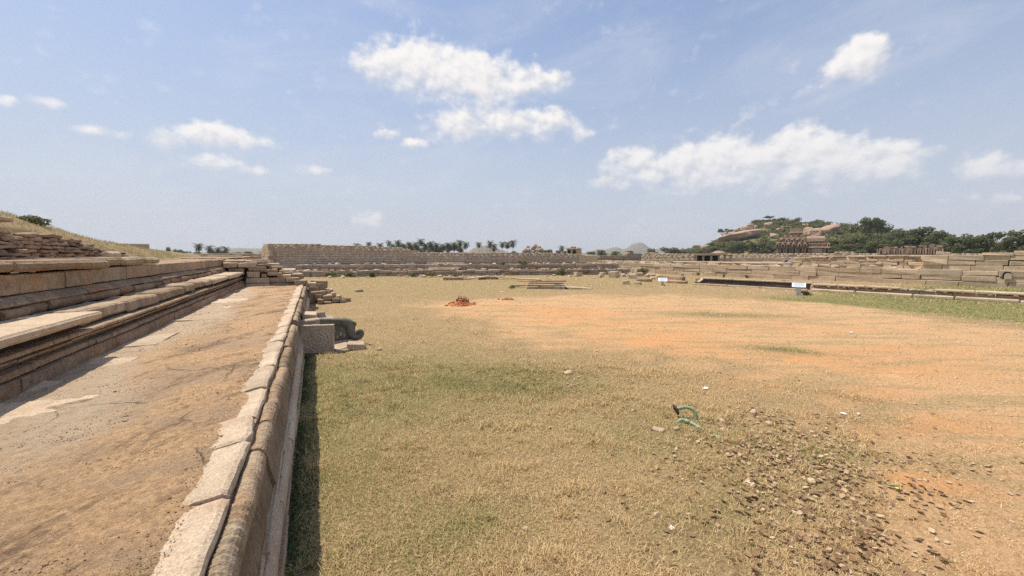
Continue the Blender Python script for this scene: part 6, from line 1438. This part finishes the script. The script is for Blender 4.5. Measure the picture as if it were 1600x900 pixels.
# ------------------------------------------------------------------ bushes and weeds
def build_bushes():
    L = [(-1.6, 57.4, 2.4, .9, 'weed bush beside the left end of the grey tiers'), (1.4, 54.6, 2.6, 1.0, 'tall weeds before the left part of the grey tiers'), (3.9, 54.2, 2.4, 1.0, 'weed clump second along the grey tiers'), (6.4, 53.2, 2.8, 1.15, 'dark green bush third along the grey tiers'), (11.0, 51.4, 2.4, 1.0, 'weed bush in the middle of the grey tiers'), (13.2, 50.4, 2.2, .9, 'weeds right of the middle bush at the tiers'), (15.9, 49.6, 1.8, .6, 'low weeds below the pale steps'), (29.6, 46.4, 2.4, 1.5, 'dark round bush against the right part of the tiers'), (36.2, 46.0, 2.6, 1.2, 'bright green bush at the right end of the tiers'), (33.6, 46.2, 2.0, .9, 'grey weeds left of the bright green bush'), (40.2, 42.5, 2.6, 1.6, 'pale thorny bush among rubble at the wall corner'), (22.2, 49.2, 1.4, 2.1, 'weeds on top of the tiers by the tiny white board'), (25.6, 49.6, 2.6, 2.3, 'long yellowish weed bush on top of the tiers'), (44.6, 37.2, .8, .7, 'little plant at the wall foot, left one of three'), (45.4, 34.2, .8, .7, 'little plant at the wall foot, middle one of three'), (46.3, 31.8, .8, .6, 'little plant at the wall foot, right one of three'), (31.3, 17.0, 1.2, .45, 'green weeds around the post of the larger sign'), (20.6, 35.0, 2.6, .5, 'green weeds beyond the stone pit'), (19.8, 31.6, 2.4, .4, 'low weeds right of the stone pit'), (15.0, 31.4, 1.6, .4, 'low weeds at the left end of the stone pit')]
    for k, (x, y, w, h, lab) in enumerate(L):
        z = 1.42 if 'top of the tiers' in lab else 0; h -= z
        T = thing('bush', (x, y, z), lab, 'bush', 'weeds and bushes along the walls'); r = random.Random(k)
        link('foliage', crown_mesh('bush', k % 4, M['weed']), T, (x, y, z - .15 * h), (0, 0, r.uniform(0, 6)), (w * .9, w * .6, h * 1.0))
        link('stem', tube('stem', [(0, 0, -.05), (.03, 0, h * .3), (.0, .05, h * .7)], [.03, .02, .008], M['bark'], 5), T, (x, y, z))
    T = thing('bush', (-8.4, 19.2, 4.02), 'dark spiky bush on the crest of the grassy mound', 'bush'); V, F, rn = leafcloud([(0, 0, .12, .25, .42, .14), (-.05, -.3, .08, .2, .3, .1), (.1, .35, .06, .2, .3, .12)], 420, .05, 3); me = mesh_np('foliage', V, F, M['leaf']); attr(me, 'rnd', rn); link('foliage', me, T, (-8.4, 19.2, 3.98))
build_bushes()

# ------------------------------------------------------------------ grass, weeds, leaf litter, pebbles (past counting)
def blades(x, y, z, h, w, lean, green, rnd, seed):
    r = np.random.default_rng(seed); n = len(x); a = r.uniform(0, 2 * math.pi, n); b = a + r.uniform(-1.2, 1.2, n)
    cx, sx = np.cos(a), np.sin(a); P = np.stack([x, y, z], 1); wv = np.stack([-np.sin(b), np.cos(b), np.zeros(n)], 1) * (w / 2)[:, None]
    mid = P + np.stack([cx * h * np.sin(lean) * .45, sx * h * np.sin(lean) * .45, h * np.cos(lean * .6) * .55], 1); tip = P + np.stack([cx * h * np.sin(lean), sx * h * np.sin(lean), h * np.cos(lean) * .8], 1)
    V = np.stack([P - wv, P + wv, mid + wv * .7, mid - wv * .7, tip], 1).reshape(-1, 3); i = np.arange(n) * 5
    F = np.concatenate([np.stack([i, i + 1, i + 2], 1), np.stack([i, i + 2, i + 3], 1), np.stack([i + 3, i + 2, i + 4], 1)])
    return V, F, np.repeat(green, 5), np.repeat(rnd, 5)
def in_view(x, y):
    az = np.degrees(np.arctan2(x, y)); return (az > -28) & (az < 79)
def build_grass():
    r = np.random.default_rng(5); parts = []; gr = []; rn = []
    for (d0, d1, dens, hs, ws) in ((2.0, 6.5, 5600, .046, .0066), (6.5, 11, 2400, .050, .0095), (11, 20, 560, .052, .014), (20, 36, 110, .060, .022), (36, 56, 24, .09, .05)):
        n = int(dens * math.pi * (d1 * d1 - d0 * d0) * (108 / 360)); az = np.radians(r.uniform(-28, 80, n)); d = np.sqrt(r.uniform(d0 * d0, d1 * d1, n)); x, y = np.sin(az) * d, np.cos(az) * d
        ok = (x > -.34) & ~((x < .95) & (y > 13.2) & (y < 16.4)); dd = m_dirt(x, y); g = m_green(x, y); patch = fbm(x, y, 1.7, 63, 4)
        keep = (1 - dd) ** 1.3 * np.clip(.15 + 1.5 * (patch - .22) + .5 * g, .12, 1) * (.35 + .65 * sstep(.30, .46, fbm(x, y, .8, 95, 4))) + .06 + .25 * (1 - dd) * dd + .45 * dd * sstep(.58, .70, fbm(x, y, 2.2, 97, 4))
        bench = (x - 32.35) * .961 + (y - 27.2) * .277; keep = np.where((bench > -.2), keep * (bench > 2.5), keep)
        ok &= r.uniform(0, 1, n) < keep; x, y, dd, g, patch = x[ok], y[ok], dd[ok], g[ok], patch[ok]; n = len(x)
        tall = 1 + .9 * g * r.uniform(0, 1, n) + 1.3 * (fbm(x, y, 2.6, 66, 3) > .63); h = hs * r.uniform(.5, 1.5, n) * tall * (1 - .4 * dd); w = ws * r.uniform(.6, 1.4, n)
        lean = np.clip(r.normal(1.0, .36, n) - .3 * g + .3 * (d0 > 15), .15, 1.5)
        V, F, a, b = blades(x, y, gz(x, y) - .004, h, w, lean, (r.uniform(0, 1, n) < np.clip(g * 1.15 - .06, .02, .9)) * r.uniform(.55, 1, n) + .12 * g, r.uniform(0, 1, n), len(parts)); parts.append((V, F)); gr.append(a); rn.append(b)
    V, F = merge(parts); me = mesh_np('grass', V, F, M['blade']); attr(me, 'green', np.concatenate(gr)); attr(me, 'rnd', np.concatenate(rn))
    o = link('grass', me); tag(o, 'short dry straw coloured lawn grass with green patches', 'grass', kind='stuff')
    # longer grass on the mound
    n = 20000; x = r.uniform(-11.2, -7.40, n); y = r.uniform(9, 34, n); k = r.uniform(0, 1, n) < np.clip((fbm(x, y, 1.3, 12) - .28) * 2.6, 0, 1); x, y = x[k], y[k]; n = len(x)
    V, F, a, b = blades(x, y, mound_z(x, y) - .01, r.uniform(.06, .20, n), r.uniform(.008, .018, n), r.uniform(.2, 1.2, n), .42 + (r.uniform(0, 1, n) < .35) * .4, r.uniform(.6, 1, n), 9)
    me = mesh_np('mound_grass', V, F, M['blade']); attr(me, 'green', a); attr(me, 'rnd', b); tag(link('mound_grass', me), 'long dry grass covering the slope of the mound', 'grass', kind='stuff')
    # sparse grass on the terrace
    n = 2600; x = r.uniform(-3.2, -.75, n); y = r.uniform(2.4, 24, n); f = fbm(x, y, 1.1, 81, 4); k = f > .60; x, y = x[k], y[k]
    x = np.concatenate([x, -1.05 + r.normal(0, .10, 170), -.92 + r.normal(0, .06, 100), -.95 + r.normal(0, .07, 130)]); y = np.concatenate([y, 7.25 + r.normal(0, .22, 170), 6.4 + r.normal(0, .25, 100), 2.75 + r.normal(0, .09, 130)]); n = len(x)
    k = x < -.80; x, y = x[k], y[k]; n = len(x)
    V, F, a, b = blades(x, y, np.full(n, TZ - .022), r.uniform(.015, .05, n), r.uniform(.003, .006, n), r.uniform(.3, 1.3, n), (r.uniform(0, 1, n) < .45) * .8, r.uniform(0, 1, n), 19)
    me = mesh_np('terrace_grass', V, F, M['blade']); attr(me, 'green', a); attr(me, 'rnd', b); tag(link('terrace_grass', me), 'thin tufts of grass on the terrace soil', 'grass', kind='stuff')
    # broad leaved weeds in the shade of the plinth
    n = 5200; y = r.uniform(2.2, 13.2, n); x = -.36 + r.exponential(.10, n); k = (x < .05) & (r.uniform(0, 1, n) < np.clip((fbm(x * 0 + .5, y, 1.5, 55) - .25) * 3.0, .08, 1)); x, y = x[k], y[k]; n = len(x)
    C = np.stack([x, y, gz(x, y) + r.uniform(.01, .10, n) * np.clip(1.2 - (x + .36) * 3, .2, 1)], 1); N = r.normal(size=(n, 3)) * .5; N[:, 2] += 1; N /= np.linalg.norm(N, axis=1)[:, None]; T = np.cross(N, r.normal(size=(n, 3))); T /= np.linalg.norm(T, axis=1)[:, None]; Bv = np.cross(N, T); s = r.uniform(.010, .026, n)[:, None]
    V = np.stack([C - T * s, C - Bv * s * .6, C + T * s, C + Bv * s * .6], 1).reshape(-1, 3); me = mesh_np('weeds', V, np.arange(n * 4).reshape(-1, 4), M['weed_dark']); attr(me, 'rnd', np.repeat(r.uniform(0, 1, n), 4)); tag(link('weeds', me), 'dark broad leaved weeds along the foot of the retaining plinth', 'weeds', kind='stuff')
M['weed_dark'] = mk_leaf('weed_dark', [(.03, .055, .015), (.05, .085, .022), (.09, .12, .035)])
build_grass()

def leaf_shape(k):
    r = random.Random(k); V = []; F = []; m = 6; L = 1.0; curl = r.uniform(.1, .4); side = r.uniform(.05, .32); w0 = r.uniform(.28, .42)
    for j in range(m):
        t = j / (m - 1); w = w0 * math.sin(math.pi * (t * .94 + .03)) ** 1.25; x = (t - .5) * L; z = curl * (t - .5) ** 2 * 1.2 + r.uniform(-.02, .02)
        for s in (-1, 0, 1): V.append((x, s * w, z + side * w * (1 if s else 0) * (1 if s > 0 else r.uniform(.4, 1.2))))
    for j in range(m - 1):
        for i in range(2): a = j * 3 + i; F.append((a, a + 3, a + 4, a + 1))
    return V, F
def m_leaf(x, y):
    return .9 * blob(x, y, 6.1, 3.35, 1.35, .75, -.35) + .6 * blob(x, y, 7.5, 4.2, .8, .4, -.5) + .75 * blob(x, y, 5.1, 2.55, 1.0, .55, -.2) + .55 * blob(x, y, 4.3, 1.9, .8, .5) + .35 * blob(x, y, 6.4, 4.6, .9, .4) + .18 * blob(x, y, 6.2, 2.3, .9, .4) + .16 * blob(x, y, 5.0, 8.2, 1.5, .8, -.4)
def build_leaves():
    r = np.random.default_rng(77); shapes = [leaf_shape(k) for k in range(8)]; meshes = []
    for k, (V, F) in enumerate(shapes): meshes.append(mesh_np('dead_leaf', V, F, M['dead'], True))
    n = 26000; x = r.uniform(2.5, 10.5, n); y = r.uniform(1.0, 10, n); k = (r.uniform(0, 1, n) < m_leaf(x, y) * np.clip(-.1 + 2.6 * (fbm(x, y, 2.2, 91, 3) - .25), 0, 1.3) * 1.35 + .004) & in_view(x, y); x, y = x[k], y[k]
    d = np.hypot(x, y); s = r.uniform(.042, .094, len(x)); vis = np.argsort(-(s / d)); C = []
    rx, ry, rz = r.normal(0, .30, len(x)), r.normal(0, .30, len(x)), r.uniform(0, 6.28, len(x)); z = gz(x, y) + .006 + r.uniform(0, .028, len(x))
    for i in vis[:240]:
        o = link('dead_leaf', meshes[i % 8], None, (x[i], y[i], z[i]), (rx[i], ry[i], rz[i]), (s[i], s[i], s[i])); tag(o, 'curled dry brown leaf in the scattered leaf litter', 'dead leaf', 'fallen leaves on the lawn')
    parts = []; rn = []
    for i in vis[240:]:
        V, F = shapes[i % 8]; m = np.array((Matrix.Rotation(rz[i], 3, 'Z') @ Matrix.Rotation(ry[i], 3, 'Y') @ Matrix.Rotation(rx[i], 3, 'X'))); parts.append((np.array(V) * s[i] @ m.T + np.array([x[i], y[i], z[i]]), np.array(F))); rn.append(np.full(len(V), r.uniform()))
    V, F = merge(parts); me = mesh_np('leaf_litter', V, F, M['dead'], True); attr(me, 'rnd', np.concatenate(rn)); tag(link('leaf_litter', me), 'litter of fallen brown leaves over the lawn', 'leaf litter', kind='stuff')
    # pebbles and crumbs
    def pebbles(name, lab, x, y, z, s, mat, seed):
        q = np.random.default_rng(seed); base = np.array([(1, 0, 0), (0, 1, 0), (-1, 0, 0), (0, -1, 0), (0, 0, 1), (0, 0, -1)], float); f = np.array([(0, 1, 4), (1, 2, 4), (2, 3, 4), (3, 0, 4), (1, 0, 5), (2, 1, 5), (3, 2, 5), (0, 3, 5)]); n = len(x)
        V = base[None] * q.uniform(.6, 1.3, (n, 6, 1)) * s[:, None, None] * np.array([1, 1, .6]); a = q.uniform(0, 6.28, n); ca, sa = np.cos(a)[:, None], np.sin(a)[:, None]
        P = np.stack([V[..., 0] * ca - V[..., 1] * sa + x[:, None], V[..., 0] * sa + V[..., 1] * ca + y[:, None], V[..., 2] + z[:, None]], -1).reshape(-1, 3)
        me = mesh_np(name, P, (f[None] + (np.arange(n) * 6)[:, None, None]).reshape(-1, 3), mat); attr(me, 'rnd', np.repeat(q.uniform(0, 1, n), 6)); tag(link(name, me), lab, 'gravel', kind='stuff')
    n = 26000; az = np.radians(r.uniform(-5, 79, n)); d = np.sqrt(r.uniform(4, 30 ** 2, n)); x, y = np.sin(az) * d, np.cos(az) * d; k = (x > -.2) & (r.uniform(0, 1, n) < .25 + .5 * m_dirt(x, y)) & ((x - 32.3) * .96 + (y - 27.2) * .28 < -.3); x, y, d = x[k], y[k], d[k]
    pebbles('gravel', 'small pale pebbles scattered over grass and soil', x, y, gz(x, y) + .003, r.uniform(.004, .011, len(x)) * (1 + d * .05) * (1 + 1.8 * (r.uniform(0, 1, len(x)) > .93)), M['boulder_pale'], 3)
    n = 15000; x = r.uniform(-3.25, -.80, n); y = 2.2 + 22 * r.uniform(0, 1, n) ** 1.8; pebbles('terrace_gravel', 'crumbs of stone and soil on the terrace floor', x, y, np.full(n, TZ - .012), r.uniform(.003, .009, n) * (1 + 2.0 * (r.uniform(0, 1, n) > .985)), M['crumb'], 4)
M['crumb'] = mk_stone('crumb', (.50, .35, .22), (.30, .20, .12), stain_amt=.3, tint_amt=.2, var=.6)
build_leaves()
